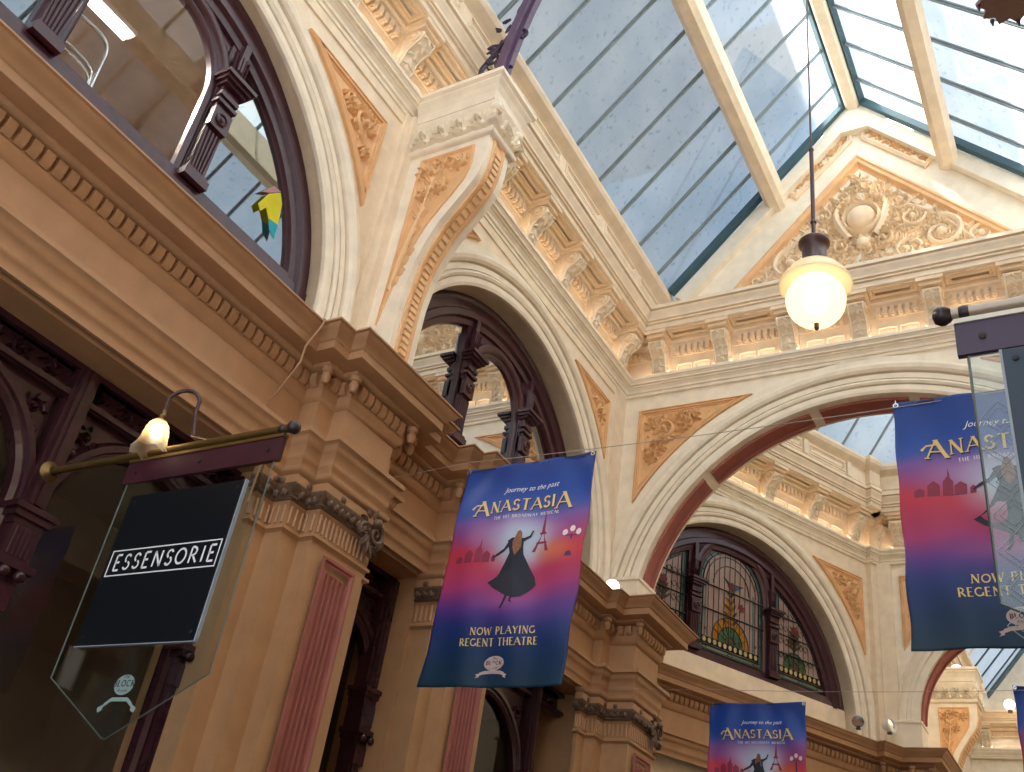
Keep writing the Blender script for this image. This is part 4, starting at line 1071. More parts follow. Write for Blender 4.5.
relief_panel(FF, [(-2.68, 7.2), (-2.45, 7.62), (-2.2, 7.95), (-1.9, 8.2), (-1.55, 8.38), (-1.4, 8.45), (-2.68, 8.45)], 'peach scrollwork corner panel above the smaller far arch, cut by the right banner', 12, 0)
mb = MB()
for s0, s1, q in ((-3.02, -2.80, .06),): mb.box((s0, 0, 5.5), (s1, q, 8.68), FF)
mb.build('pilaster_strip', CREAM, wf)
# roof of the middle compartment
c2 = thing('ceiling_bend', 'glass roof over the middle compartment beyond the wide arch', 'glass roof', (-2.5, 13, 10.2)); c2['kind'] = 'structure'
def bs(s, t, h): return FB(s, .58+2.9*t, RB+.04+3.1*t+h)
mb = MB(); mb.add([bs(-3, 0, .02), bs(3.6, 0, .02), bs(3.6, 1, .02), bs(-3, 1, .02)], [(0, 1, 2, 3)])
P = [(-6.5, 10.5, 13.4), (3, 10.5, 13.4), (3, 16, 13.4), (-6.5, 16, 13.4)]
mb.add(P, [(0, 1, 2, 3)]); mb.build('glazing', SKYG, c2); mb = MB(); mb.box((-1.2, 10.5, 13.42), (3, 16, 13.5)); mb.build('added_sun_cover', CREAM, c2)  # solid cover added over part of the glass to cut the sun
for k in range(11):
    s = -2.8+.62*k; mb = MB(); mb.box((-.014, 0, -.03), (.014, 1, .02), lambda x, y, h, s=s: bs(s+x, y, h)); mb.build('glazing_bar', LEAD, c2)
mb = MB(); mb.box((3.42, 0, -.1), (3.6, 1, .0), lambda x, y, h: bs(x, y, h)); mb.build('edge_flashing', TEAL, c2)
# ---------------------------------------------------------------- passage beyond the far arch
mb = MB(); mb.box((16.5, -.3, 0), (28.6, 0, 9.76), FP); mb.box((16.5, 0, 9.76), (28.6, .40, 10.25), FP)
wp = struct(mb.build('wall_passage', CREAM), 'cream left wall of the last arcade stretch')
pp = [(-3.35, 16.5), (-3.35, 28.3), (1.4, 28.3)]
mb = MB(); sweep_seg(mb, pp, UP_CORN, 0, 2); lo = MB(); sweep_seg(lo, pp, UP_LEDGE, 0, 2); cv = MB(); sweep_seg(cv, pp, CURB, 0, 1)
dentils(mb, FP, 22.6, 28.1, .05, 9.235, 9.305, .09, .05, .055); dentils(mb, Fr(0, 28.3, pi/2), -3.2, 1.3, .05, 9.235, 9.305, .09, .05, .055)
o = struct(mb.build('trim_7', SAND), 'upper cornice of the last arcade stretch', 'cornice'); lo.build('ledge', LCREAM, o)
for k in range(10):
    s = 17+k*1.1; P = [(s, 9.85), (s+.95, 9.85), (s+.95, 10.03), (s, 10.03)]; ring_frame(cv, FP.m(.46), P, [(0, 0), (0, .02), (.02, .02), (.04, .0), (.06, .0)])
cv.build('roof_curb', SAND, o)
big_bracket(FP, 22.0, 22.6, 'small distant wall bracket seen through the far arch')
mb = MB(); mb.box((-3.4, 0, 0), (1.4, .3, 9.76), Fr(0, 28.7, pi/2)); mb.prism([(-3.4, 9.7), (1.4, 9.7), (-.97, 12.6)], Fr(0, 28.7, pi/2).m(0), 0, .25)
struct(mb.build('wall_distant_end', LCREAM), 'cream end wall at the very back of the arcade')
brackets(Fr(0, 28.3, pi/2), [-2.9, -2.0, -1.1], ['tiny cream scroll bracket on the very back wall, %s from the left' % ORD[k] for k in range(3)], 'scroll brackets on the back wall')
c3 = thing('ceiling_passage', 'glass roof over the last arcade stretch, seen through the far arch', 'glass roof', (-1, 22, 10.2)); c3['kind'] = 'structure'
def ps(y, t, h, sg=-1): return Vector((-.97+sg*1.78*(1-t), y, RB+.04+2.2*t+h))
mb = MB()
for sg in (-1, 1): mb.add([ps(16.5, 0, 0, sg), ps(28.6, 0, 0, sg), ps(28.6, 1, 0, sg), ps(16.5, 1, 0, sg)], [(0, 1, 2, 3)])
mb.build('glazing', SKYG, c3)
for k in range(13):
    y = 16.9+.9*k; mb = MB(); mb.box((-.03, 0, -.05), (.03, 1, .0), lambda x, t, h, y=y: ps(y+x, t, h)); mb.build('glazing_bar', CREAM if k % 4 == 1 else TEAL, c3)
mb = MB(); mb.box((28.05, 0, -.08), (28.3, 1, .0), lambda y, t, h: ps(y, t, h)); mb.build('edge_flashing', TEAL, c3)

# ---------------------------------------------------------------- right wall and floor
mb = MB(); mb.box((-10.05, -.25, 5.5), (3, 0, 9.76), FR); mb.box((-10.05, -.25, 9.76), (3, .4, 10.25), FR); mb.box((-10.05, -.3, 0), (3, -.15, 5.5), FR)
wr = struct(mb.build('wall_right', CREAM), 'cream wall on the right side of the arcade')
mb = MB(); sweep(mb, [(1.42, 10.36), (.82, 10.36), (.82, 9.69), (1.02, 9.69), (1.02, 9.49), (1.13, 9.49), (1.13, 5.34), (.97, 5.34), (.84, 5.17), (.84, 4.58), (.97, 4.41), (1.13, 4.41), (1.13, -3)], LOW)
struct(mb.build('trim_8', TAN2), 'caramel cornice of the right wall', 'cornice')
mb = MB()
for y0, y1, x in ((4.41, 5.34, .84), (9.49, 10.36, .82)): mb.box((x, y0, 0), (1.45, y1, 4.57))
mb.build('pier_core', TAN, wr)
mb = MB(); mb.box((-6.9, 5.35, 5.6), (-5.5, 10.3, 5.65)); mb.box((-6.9, 5.35, 5.6), (-6.85, 10.3, 9)); mb.box((-6.9, 5.3, 5.6), (-5.25, 5.35, 9)); mb.box((-6.9, 10.3, 5.6), (-5.0, 10.35, 9)); mb.box((-6.9, 5.3, 8.7), (-5.2, 10.35, 8.75))
for a, b in (((-2.7, -1.6, 5.6), (3.5, -1.55, 9)), ((-2.7, -1.6, 8.75), (3.5, -.2, 8.8)), ((-2.7, -1.6, 5.5), (3.5, -.3, 5.55)), ((-2.75, -1.6, 5.6), (-2.7, -.2, 9)), ((3.5, -1.6, 5.6), (3.55, -.2, 9))): mb.box(a, b, FB)
struct(mb.build('wall_upstairs_dim', ROOMM), 'dim upstairs rooms behind the farther round-headed windows')
mb = MB(); mb.box((-12, -30, 0), (-9, 45, 31.8)); mb.box((-9, 17.2, 0), (-3.9, 34, 25.5)); struct(mb.build('wall_added_sun_blocker', SHADEG), 'plain unseen blocks added beside the arcade to shade the glass roofs')  # unseen blocks added outside to keep sun off parts of the glass
mb = MB(); mb.box((-7, -3, -.1), (3.5, 29, 0)); struct(mb.build('floor', FLOORM), 'tiled arcade floor', 'floor')
mb = MB(); mb.box((1.6, 10.0, 0), (1.9, 28.7, 10.3)); mb.box((-7.5, 10.36, 0), (-5.0, 10.47, 9.8)); mb.box((-3.4, 16.0, 0), (-2.6, 16.5, 5.6))
struct(mb.build('wall_side_right', CREAM), 'cream wall right of the far arcade stretches')

# ---------------------------------------------------------------- lettering
GL = {  # stroke glyphs: (x1,y1,x2,y2,weight) lines or ('a',cx,cy,rx,ry,deg0,deg1,weight)
'A': (.8, [(0, 0, .38, 1, .4), (.38, 1, .8, 0, 1), (.16, .36, .64, .36, .35)]),
'B': (.6, [(.1, 0, .1, 1, 1), ('a', .28, .75, .22, .25, -90, 90, .7), ('a', .28, .27, .28, .27, -90, 90, .8), (.1, 1, .28, 1, .4), (.1, .52, .28, .52, .4), (.1, 0, .28, 0, .4)]),
'C': (.7, [('a', .4, .5, .36, .5, 50, 310, .8)]),
'D': (.75, [(.1, 0, .1, 1, 1), ('a', .3, .5, .4, .5, -90, 90, .8), (.1, 1, .3, 1, .4), (.1, 0, .3, 0, .4)]),
'E': (.55, [(.1, 0, .1, 1, 1), (.1, 1, .5, 1, .45), (.1, .52, .42, .52, .4), (.1, 0, .52, 0, .45)]),
'G': (.75, [('a', .4, .5, .36, .5, 50, 350, .8), (.72, 0.05, .72, .42, .8)]),
'H': (.75, [(.1, 0, .1, 1, 1), (.65, 0, .65, 1, 1), (.1, .52, .65, .52, .4)]),
'I': (.25, [(.12, 0, .12, 1, 1)]),
'K': (.7, [(.1, 0, .1, 1, 1), (.1, .4, .6, 1, .4), (.25, .55, .66, 0, 1)]),
'L': (.55, [(.1, 0, .1, 1, 1), (.1, 0, .5, 0, .45)]),
'M': (.9, [(.1, 0, .15, 1, .4), (.15, 1, .45, .1, 1), (.45, .1, .75, 1, .4), (.75, 1, .82, 0, 1)]),
'N': (.8, [(.12, 0, .12, 1, .45), (.12, 1, .68, 0, 1), (.68, 0, .68, 1, .45)]),
'O': (.8, [('a', .4, .5, .37, .5, 0, 360, .8)]),
'P': (.6, [(.1, 0, .1, 1, 1), ('a', .28, .73, .24, .27, -90, 90, .8), (.1, 1, .28, 1, .4), (.1, .46, .28, .46, .4)]),
'R': (.68, [(.1, 0, .1, 1, 1), ('a', .28, .74, .22, .26, -90, 90, .8), (.1, 1, .28, 1, .4), (.1, .48, .28, .48, .4), (.28, .48, .64, 0, 1)]),
'S': (.55, [('a', .28, .75, .2, .25, 20, 250, .8), ('a', .28, .25, .22, .25, -160, 75, .9)]),
'T': (.65, [(.32, 0, .32, 1, 1), (.02, 1, .62, 1, .45)]),
'U': (.75, [(.1, .3, .1, 1, 1), (.65, .3, .65, 1, .6), ('a', .375, .3, .275, .3, 180, 360, .7)]),
'W': (1.0, [(0.02, 1, .27, 0, 1), (.27, 0, .5, .9, .4), (.5, .9, .75, 0, 1), (.75, 0, .98, 1, .4)]),
'Y': (.7, [(.04, 1, .35, .5, 1), (.66, 1, .35, .5, .4), (.35, 0, .35, .5, 1)]),
' ': (.35, [])}
def text_polys(txt, size, wt=.13, serif=True, track=.14, shear=0):
    """list of 2D quads; returns quads and width"""
    out = []; x = 0
    def seg(P, w):
        for i in range(len(P)-1):
            a = Vector(P[i]); b = Vector(P[i+1]); d = (b-a)
            if d.length < 1e-6: continue
            d.normalize(); n = Vector((-d.y, d.x))*w/2
            out.append([a+n, a-n, b-n, b+n])
    for ch in txt:
        gw, st = GL[ch]
        for s in st:
            if s[0] == 'a':
                _, cx, cy, rx, ry, d0, d1, w = s; n = 14
                P = [(x+cx+rx*cos(radians(d0+(d1-d0)*i/n)), cy*(1-wt)+wt/2+ry*(1-wt)*sin(radians(d0+(d1-d0)*i/n))) for i in range(n+1)]
                seg(P, wt*(w if serif else 1))
            else:
                x1, y1, x2, y2, w = s; f = lambda y: wt/2*.6+y*(1-wt*.6)
                n = 4; P = [(x+x1+(x2-x1)*i/n, f(y1+(y2-y1)*i/n)) for i in range(n+1)]
                seg(P, wt*(w if serif else 1))
                if serif:
                    for px, py in ((x1, y1), (x2, y2)):
                        if py in (0, 1) and abs(y2-y1) > .5: seg([(x+px-.11, f(py)), (x+px+.11, f(py))], wt*.35)
        x += gw+track
    w = x-track
    return [[(p.x*size+p.y*size*shear, p.y*size) for p in q] for q in out], w*size
def font_polys(txt, size, shear=0):
    cu = bpy.data.curves.new('t', 'FONT'); cu.body = txt; cu.size = size; cu.shear = shear; cu.resolution_u = 2
    o = bpy.data.objects.new('t', cu); COL.objects.link(o)
    dg = bpy.context.evaluated_depsgraph_get(); me = bpy.data.meshes.new_from_object(o.evaluated_get(dg))
    vs = [(v.co.x, v.co.y) for v in me.vertices]; fs = [tuple(p.vertices) for p in me.polygons]
    bpy.data.objects.remove(o); bpy.data.curves.remove(cu); bpy.data.meshes.remove(me)
    w = max(v[0] for v in vs) if vs else 0
    return vs, fs, w
GOLD = mat('gold_print', 'e6c87c', .5, noise=0); DGOLD = mat('dark_gold_print', 'b98a40', .5, noise=0)
PRED = mat('dusky_red_print', '8c2745', .6, noise=0); PDARK = mat('dark_blue_print', '10182c', .6, noise=0); PHAIR = mat('auburn_print', '8a5a3c', .6, noise=.3, nscale=60); PGLOW = mat('pale_print', 'f3d8dc', .6, noise=0); PEMB = mat('pale_rose_print', 'b9a29c', .6, noise=0)
def cloth_mat():
    M, nt, o = nodes('printed_banner_cloth'); p = nt.nodes.new('ShaderNodeBsdfPrincipled'); p.inputs['Roughness'].default_value = .45
    a = nt.nodes.new('ShaderNodeVertexColor'); a.layer_name = 'Col'; t = nt.nodes.new('ShaderNodeBsdfTranslucent')
    nt.links.new(a.outputs[0], p.inputs['Base Color']); nt.links.new(a.outputs[0], t.inputs[0])
    mx = nt.nodes.new('ShaderNodeMixShader'); mx.inputs[0].default_value = .3
    nt.links.new(p.outputs[0], mx.inputs[1]); nt.links.new(t.outputs[0], mx.inputs[2]); nt.links.new(mx.outputs[0], o.inputs[0]); return M
CLOTH = cloth_mat()
def lerp(a, b, t): return tuple(x+(y-x)*t for x, y in zip(a, b))
def hexc(h): return tuple(int(h[i:i+2], 16)/255 for i in (0, 2, 4))
def ss(a, b, x): t = max(0, min(1, (x-a)/(b-a))); return t*t*(3-2*t)
def vnoise(x, y, s=0):
    def h(i, j): v = sin(i*127.1+j*311.7+s*74.7)*43758.5453; return v-math.floor(v)
    xi, yi = math.floor(x), math.floor(y); u, v = x-xi, y-yi; u = u*u*(3-2*u); v = v*v*(3-2*v)
    return (h(xi, yi)*(1-u)+h(xi+1, yi)*u)*(1-v)+(h(xi, yi+1)*(1-u)+h(xi+1, yi+1)*u)*v
def banner_col(u, v):
    """u 0..1 left-right, v 0 bottom..1 top"""
    stops = [(0, hexc('10384f')), (.13, hexc('143a66')), (.24, hexc('273d84')), (.33, hexc('6c3f9a')), (.42, hexc('c04484')), (.56, hexc('e04458')), (.64, hexc('b8508e')), (.72, hexc('8a62b4')), (.77, hexc('4460bc')), (.84, hexc('2456b6')), (1, hexc('1a459c'))]
    n = (vnoise(u*4, v*7)-.5)*.05+(vnoise(u*11, v*15, 3)-.5)*.02; vv = v+n
    for (a, ca), (b, cb) in zip(stops, stops[1:]):
        if a <= vv <= b: c = lerp(ca, cb, (vv-a)/(b-a)); break
    else: c = stops[-1][1] if vv > 1 else stops[0][1]
    d = sqrt(((u-.40)/.32)**2+((v-.66)/.09)**2); c = lerp(c, hexc('c3a6d4'), (1-ss(.2, 1.2, d+n*4))*.7)
    d = sqrt(((u-.56)/.29)**2+((v-.61)/.15)**2); g = 1-ss(.25, 1.2, d+n*4); c = lerp(c, hexc('cfe0f2'), g*.95)
    d = sqrt(((u-.82)/.2)**2+((v-.56)/.08)**2); c = lerp(c, hexc('f08a48'), (1-ss(0, 1, d))*.6)
    d = sqrt(((u-.5)/.35)**2+((v-.36)/.08)**2); c = lerp(c, hexc('d878b8'), (1-ss(0, 1, d))*.5)
    return c
def banner(x0, y, ztop, w, h, label, seed, slant=0.0, swing=0.0):
    t = thing('hanging_banner', label, 'banner', (x0+w/2, y, ztop), 'show banners hung on wires')
    rnd = random.Random(seed); k1, k2, k3 = rnd.uniform(0, 6), rnd.uniform(0, 6), rnd.uniform(0, 6)
    def S(u, v, o=0):                  # v measured 0 bottom .. 1 top
        d = 1-v
        yy = y + .010*sin(u*7+k1+d*3)*d + .006*sin(u*19+k2+v*5) + .006*sin(v*17+k3+u*3) + .022*exp_(-((u-.03)**2+(d-.03)**2)/.02)+swing*d
        wr = .012*(sin((u+d*.9)*22+k1)*ss(.5, 0, u+d*.8)+sin((1-u+d*.9)*22)*ss(.5, 0, 1-u+d*.8))*(.5+d)
        sag = .012*sin(pi*u)*v
        return Vector((x0+u*w+slant*d+.004*sin(v*23+k2), yy-wr-o, ztop-sag-d*h))
    nx, ny = 60, 90; vs = [S(i/nx, j/ny) for j in range(ny+1) for i in range(nx+1)]
    mb = MB(); mb.add(vs, [(j*(nx+1)+i, j*(nx+1)+i+1, (j+1)*(nx+1)+i+1, (j+1)*(nx+1)+i) for j in range(ny) for i in range(nx)], True)
    o = mb.build('banner_cloth', CLOTH, t); me = o.data
    ca = me.color_attributes.new('Col', 'FLOAT_COLOR', 'POINT')
    for j in range(ny+1):
        for i in range(nx+1): ca.data[j*(nx+1)+i].color = lin(banner_col(i/nx, j/ny))
    sm = o.modifiers.new('s', 'SOLIDIFY'); sm.thickness = .002; sm.offset = 1
    H = h/w                             # aspect: design coordinates in widths
    def put(name, quads, m, cx, cy, width, off=.004, align='c'):
        ox = cx-(width/2 if align == 'c' else 0)
        b = MB()
        for q in quads: b.add([S(ox+px, (cy+py)/H, off) for px, py in q], [tuple(range(len(q)))])
        return b.build(name, m, o)
    def putf(name, txt, size, m, cx, cy, shear=0):
        vs, fs, wd = font_polys(txt, size, shear); b = MB(); b.add([S(cx-wd/2+x, (cy+yy)/H, .004) for x, yy in vs], fs); b.build(name, m, o)
    put('hem', [[(0, 0), (1, 0), (1, .012), (0, .012)], ], mat('hem_print', '0b1c3c', .7, noise=0), .5, H-.025, 1)
    putf('tagline_lettering', 'Journey to the past', .052, WHITEM, .56, H-.215, .35)
    q = []; x = .0; ww = 0
    for i, ch in enumerate('ANASTASIA'):
        s = .132 if i in (0, 8) else .098
        s *= .93; qq, cw = text_polys(ch, s, .17, True); q += [[(a+x, b-(.02 if i in (0, 8) else 0)) for a, b in p] for p in qq]; x += cw+.014
    put('title_shadow', q, mat('title_shadow_print', '2a2038', .6, noise=0), .525, H-.368, x, .0035)
    put('title_lettering', q, GOLD, .52, H-.362, x, .006)
    sw = [[(-.03, .04), (0, .07), (.06, .075), (.06, .068), (.0, .06), (-.02, .03)]]
    put('title_flourish', sw, GOLD, .52, H-.362, x, .005)
    qq, cw = text_polys('THE HIT BROADWAY MUSICAL', .024, .16, True, .22); put('subtitle_lettering', qq, WHITEM, .55, H-.412, cw)
    # skyline and lamp shapes of the print
    sky = []
    for cx, wd, ht in ((.10, .05, .05), (.17, .06, .09), (.24, .05, .12), (.245, .012, .17), (.30, .06, .08), (.36, .03, .05)):
        sky.append([(cx-wd/2, 0), (cx+wd/2, 0), (cx+wd/2, ht*.7), (cx+wd*.2, ht*.88), (cx, ht), (cx-wd*.2, ht*.88), (cx-wd/2, ht*.7)])
    put('skyline', sky, PRED, .0, .82, 0, .003)
    tw = [[(.64, 0), (.665, 0), (.690, .12), (.697, .12)], [(.76, 0), (.735, 0), (.710, .12), (.703, .12)], [(.66, .05), (.74, .05), (.735, .065), (.665, .065)], [(.675, .115), (.725, .115), (.722, .13), (.678, .13)], [(.687, .12), (.713, .12), (.704, .27), (.696, .27)], [(.697, .27), (.703, .27), (.7005, .32), (.6995, .32)]]
    put('tower', tw, PRED, 0, .86, 0, .003)
    lp_ = [[(.895, -.02), (.915, -.02), (.909, .13), (.901, .13)], [(.88, -.02), (.93, -.02), (.92, .01), (.89, .01)], [(.86, .115), (.95, .115), (.95, .122), (.86, .122)]]
    put('street_lamp_print', lp_, mat('lamp_print', '5a2a58', .6, noise=0), 0, .83, 0, .003)
    gl = [[(cx+.018*cos(a*pi/5), cy+.022*sin(a*pi/5)) for a in range(10)] for cx, cy in ((.86, .14), (.95, .14), (.905, .165))]
    put('lamp_glow_print', gl, PGLOW, 0, .83, 0, .0035)
    # plain flowing-gown shape
    gown = [(.565, .92), (.60, .94), (.66, .945), (.70, .93), (.705, .86), (.72, .80), (.78, .70), (.83, .62), (.845, .56), (.82, .53), (.78, .50), (.74, .475), (.68, .47), (.62, .485), (.575, .51), (.54, .53), (.50, .55), (.47, .575), (.44, .60), (.48, .615), (.53, .66), (.57, .74), (.60, .82), (.585, .87)]
    T_ = lambda P: [(.52+(a_-.64)*.86, .76+(b_-.70)*.86) for a_, b_ in P]
    fan = []
    for i in range(len(gown)): fan.append(T_([(.64, .70), gown[i], gown[(i+1) % len(gown)]]))
    put('gown_shape', fan, PDARK, 0, .0, 0, .0045)
    arm = [[(.58, .92), (.545, .86), (.555, .84), (.60, .88)], [(.555, .865), (.49, .83), (.45, .80), (.455, .79), (.50, .81), (.56, .84)], [(.69, .93), (.74, .95), (.745, .935), (.70, .90)], [(.735, .94), (.755, .99), (.768, .99), (.75, .93)],
           [(.615, .49), (.60, .42), (.59, .39), (.605, .385), (.62, .42), (.64, .49)], [(.66, .48), (.655, .44), (.68, .43), (.69, .425), (.67, .45), (.68, .48)]]
    put('sash_shape', [T_(a_) for a_ in arm], PDARK, 0, 0, 0, .0045)
    hair = [[(.625, .95), (.61, .91), (.615, .87), (.63, .83), (.65, .80), (.67, .83), (.69, .86), (.685, .90), (.68, .94), (.672, .98), (.655, 1.0), (.637, .99)]]
    put('auburn_shape', [T_(a_) for a_ in hair], PHAIR, 0, 0, 0, .006)
    qq, cw = text_polys('NOW PLAYING', .050, .16, True, .16); put('now_playing_lettering', qq, GOLD, .53, .325, cw)
    qq, cw = text_polys('REGENT THEATRE', .050, .16, True, .14); put('regent_theatre_lettering', qq, GOLD, .51, .255, cw)
    # oval emblem with ribbon
    el = [[(.07*cos(a*pi/12), .045*sin(a*pi/12)) for a in range(24)]]
    rb_ = [[(-.12, -.075), (-.08, -.06), (0, -.055), (.08, -.06), (.12, -.075), (.12, -.10), (.08, -.087), (0, -.082), (-.08, -.087), (-.12, -.10)], [(-.15, -.09), (-.115, -.08), (-.115, -.11), (-.15, -.12), (-.135, -.105)], [(.15, -.09), (.115, -.08), (.115, -.11), (.15, -.12), (.135, -.105)]]
    put('emblem', el+[[(x_*.72, y_*.78) for x_, y_ in r_] for r_ in rb_], PEMB, .50, .15, 0, .004)
    qq, cw = text_polys('BLOCK', .026, .2, True, .2); put('emblem_lettering', qq, PDARK, .50, .139, cw, .006)
    vs2, fs2, wd2 = font_polys('The', .022, .3); b = MB(); b.add([S(.50-wd2/2+a, (.171+c)/H, .006) for a, c in vs2], fs2)
    vs2, fs2, wd2 = font_polys('Arcade', .02, .3); b.add([S(.50-wd2/2+a, (.118+c)/H, .006) for a, c in vs2], fs2); b.build('emblem_script', PDARK, o)
    for u in (.018, .982):
        m_ = MB(); p = S(u, .985, .006); m_.lathe([(.008, 0), (.014, 0), (.014, .004), (.008, .004)], p, 12, True, (0, -1, 0)); m_.tube([p, p+Vector((0, 0, .03))], .003, 5); m_.build('eyelet', CHROME, o)
    return t
def exp_(x): return math.exp(x)
banner(-3.30, 4.50, 4.43, .91, 1.39, 'blue and red show banner hanging in front of the left pilasters', 1, slant=-.05)
banner(-.725, 4.50, 4.475, .91, 1.30, 'blue and red show banner at the right edge, behind the glass sign', 2, slant=.0)
banner(-3.29, 9.0, 4.31, .90, 1.37, 'show banner farther back, only its top half in view at the bottom', 3)
banner(-.68, 9.0, 4.44, .90, 1.37, 'sliver of a show banner at the lower right edge', 4)
for y, z, lb in ((4.5, 4.45, 'thin steel wire carrying the two near banners'), (9.0, 4.40, 'thin steel wire carrying the two farther banners')):
    P = ([(-4.56, 5.12, 4.83)] if y < 5 else [(-4.8, 9.2, 4.5)])+[(-3.3+4.0*i/12, y, z+.04*(abs(i-6)/6)**2-.01) for i in range(13)]
    mb = MB(); mb.tube(P, .0025, 5); tag(mb.build('banner_wire', WIRE), lb, 'wire')
mb = MB(); P = [(-5.0+6.3*i/12, 9.95, 7.25+.0*i) for i in range(13)]
# ---------------------------------------------------------------- glass sign with black board
def blade_sign(y, xw, xt, z, side, label, board_col, texts):
    """rod from the wall (xw) to its ball end (xt)"""
    sg = 1 if xt > xw else -1
    t = thing('hanging_sign', label, 'sign', (xw, y, z))
    mb = MB(); mb.tube([(xw, y, z), (xt-sg*.05, y, z)], .02, 14); mb.build('rod', BRASS if side == 'l' else mat('pale_rod', 'b8aa9a', .4, .5), t)
    mb = MB(); mb.lathe([(0, 0), (.055, 0), (.06, .012), (.045, .03), (.03, .04), (.026, .05)], (xw, y, z), 18, True, (sg, 0, 0)); mb.build('wall_flange', BRASS, t)
    mb = MB(); mb.lathe([(0, 0), (.022, .0), (.025, .015), (.022, .03), (.016, .035), (.016, .05), (.026, .06), (.034, .078), (.034, .09), (.024, .108), (0, .115)], (xt-sg*.11, y, z), 16, True, (sg, 0, 0)); mb.build('ball_finial', mat('dark_finial', '33292a', .35), t)
    a, b = sorted((xt-sg*1.14, xt-sg*.06)); zr = z-.045
    mb = MB(); mb.box((a, y-.012, zr-.13), (b, y+.012, zr)); 
    tr = mb.build('top_rail', WOOD if side == 'l' else mat('plum_rail', '4a3c54', .5), t)
    mb = MB(); mb.box((a, y-.018, zr-.006), (b, y+.018, zr+.012)); mb.build('brass_channel', BRASS if side == 'l' else mat('pale_channel', 'd8d2c0', .4, .3), t)
    for x in (a+.08, (a+b)/2, b-.08):
        mb = MB(); mb.lathe([(0, 0), (.012, 0), (.012, .006), (0, .008)], (x, y-.012, zr-.07), 8, True, (0, -1, 0)); mb.build('screw', BLACKM, tr)
    # glass with pointed foot
    c = (a+b)/2; zt = zr-.12; hz = 1.02
    A_, B_ = a+.03, b-.03; gh = 1.02 if side == 'l' else .85
    P = [(A_, zt), (B_, zt), (B_, zt-gh), (c+.01, zt-gh-.27), (c-.01, zt-gh-.27), (A_, zt-gh)]
    mb = MB(); mb.prism(P, lambda x, zz, h: Vector((x, y+h, zz)), -.004, .004); gp = mb.build('glass_panel', SIGNG, t)
    mb = MB(); Q = P+[P[0]]; mb.tube([(p[0], y, p[1]) for p in Q[1:]], .0045, 4); mb.build('glass_edge', mat('glass_edge_green', '4f5a55', .3, noise=0), gp)
    w2, h2 = .79, .78
    bx = c+(-.01 if side == 'l' else -.02); bz = zt-(.10 if side == 'l' else .02)
    mb = MB(); mb.box((bx-w2/2, y-.02, bz-h2), (bx+w2/2, y-.005, bz)); bd = mb.build('board', board_col, t)
    mb = MB(); mb.box((bx+sg*w2/2-.004, y-.022, bz-h2), (bx+sg*w2/2+.004, y-.003, bz)); mb.box((bx-w2/2, y-.022, bz-h2-.004), (bx+w2/2, y-.003, bz-h2)); mb.build('board_edge', mat('board_edge', '9aa4ae', .4, noise=0), bd)
    for dx in (-1, 1):
        for dz in (.04, h2-.04):
            mb = MB(); mb.lathe([(0, 0), (.010, 0), (.010, .005), (0, .007)], (bx+dx*(w2/2-.04), y-.02, bz-dz), 8, True, (0, -1, 0)); mb.build('screw', BLACKM, bd)
    if texts:
        qq, cw = text_polys(texts, .086, .13, False, .24); s = .68/cw
        mb = MB(); zc = bz-.37
        for q in qq: mb.add([Vector((bx-.33+px*s, y-.0225, zc-.042+py)) for px, py in q], [(0, 1, 2, 3)])
        mb.build('lettering', WHITEM, bd)
        mb = MB(); g2 = lambda x, zz, h: Vector((x, y-.0205-h, zz)); ring_frame(mb, g2, [(bx-.37, zc-.068), (bx+.37, zc-.068), (bx+.37, zc+.068), (bx-.37, zc+.068)], [(0, 0), (0, .002), (.006, .002), (.006, 0)]); mb.build('lettering_box', WHITEM, bd)
    # etched emblem on the glass foot
    mb = MB(); ez = zt-gh-.09; g3 = lambda x, zz, h: Vector((x, y-.006-h, zz)); ex = c+.02
    for P in [[(ex+.062*cos(a_*pi/12), ez+.050+.045*sin(a_*pi/12)) for a_ in range(24)], [(ex-.09, ez-.03), (ex-.05, ez-.005), (ex+.05, ez-.005), (ex+.09, ez-.03), (ex+.09, ez-.047), (ex+.05, ez-.022), (ex-.05, ez-.022), (ex-.09, ez-.047)],
              [(ex-.125, ez-.05), (ex-.09, ez-.035), (ex-.09, ez-.06), (ex-.115, ez-.07)], [(ex+.125, ez-.05), (ex+.09, ez-.035), (ex+.09, ez-.06), (ex+.115, ez-.07)]]:
        mb.add([g3(x, zz, 0) for x, zz in P], [tuple(range(len(P)))])
    mb.build('etched_emblem', mat('frosted_etching', '8fa6a2', .8, noise=0), gp)
    mb = MB(); qq, cw = text_polys('BLOCK', .032, .2, True, .2)
    for q in qq: mb.add([g3(ex-cw/2+px, ez+.04+py, .002) for px, py in q], [(0, 1, 2, 3)])
    for tx, dz, sz in (('The', .078, .026), ('Arcade', .018, .022)):
        vs2, fs2, wd = font_polys(tx, sz, .3); mb.add([g3(ex-wd/2+a_, ez+dz+b_, .002) for a_, b_ in vs2], fs2)
    mb.build('etched_lettering', mat('dark_etch', '2c3532', .8, noise=0), gp)
    if side == 'r':
        mb = MB(); g4 = lambda x, zz, h: Vector((x, y-.006-h, zz)); x0_, x1_ = a+.04, a+.15
        zz = zt-.20
        while zz > zt-.95:
            for k in range(2): 
                e = .02*k; curve_rib(mb, g4, [(x0_+e*1.0, zz-.055), ((x0_+x1_)/2, zz-e*1.0), (x1_-e, zz-.055), ((x0_+x1_)/2, zz-.11+e), (x0_+e, zz-.055)], .0012, .001)
            zz -= .11
        mb.build('etched_border', mat('etched_line', '8d9ea4', .6, noise=0), gp)
    return t
BOARD = mat('black_sign_board', '0b1118', .35, noise=0)
blade_sign(2.87, -4.99, -3.13, 3.775, 'l', 'black shop sign on a clear glass blade, brass rod from the left wall', BOARD, 'ESSENSORIE')
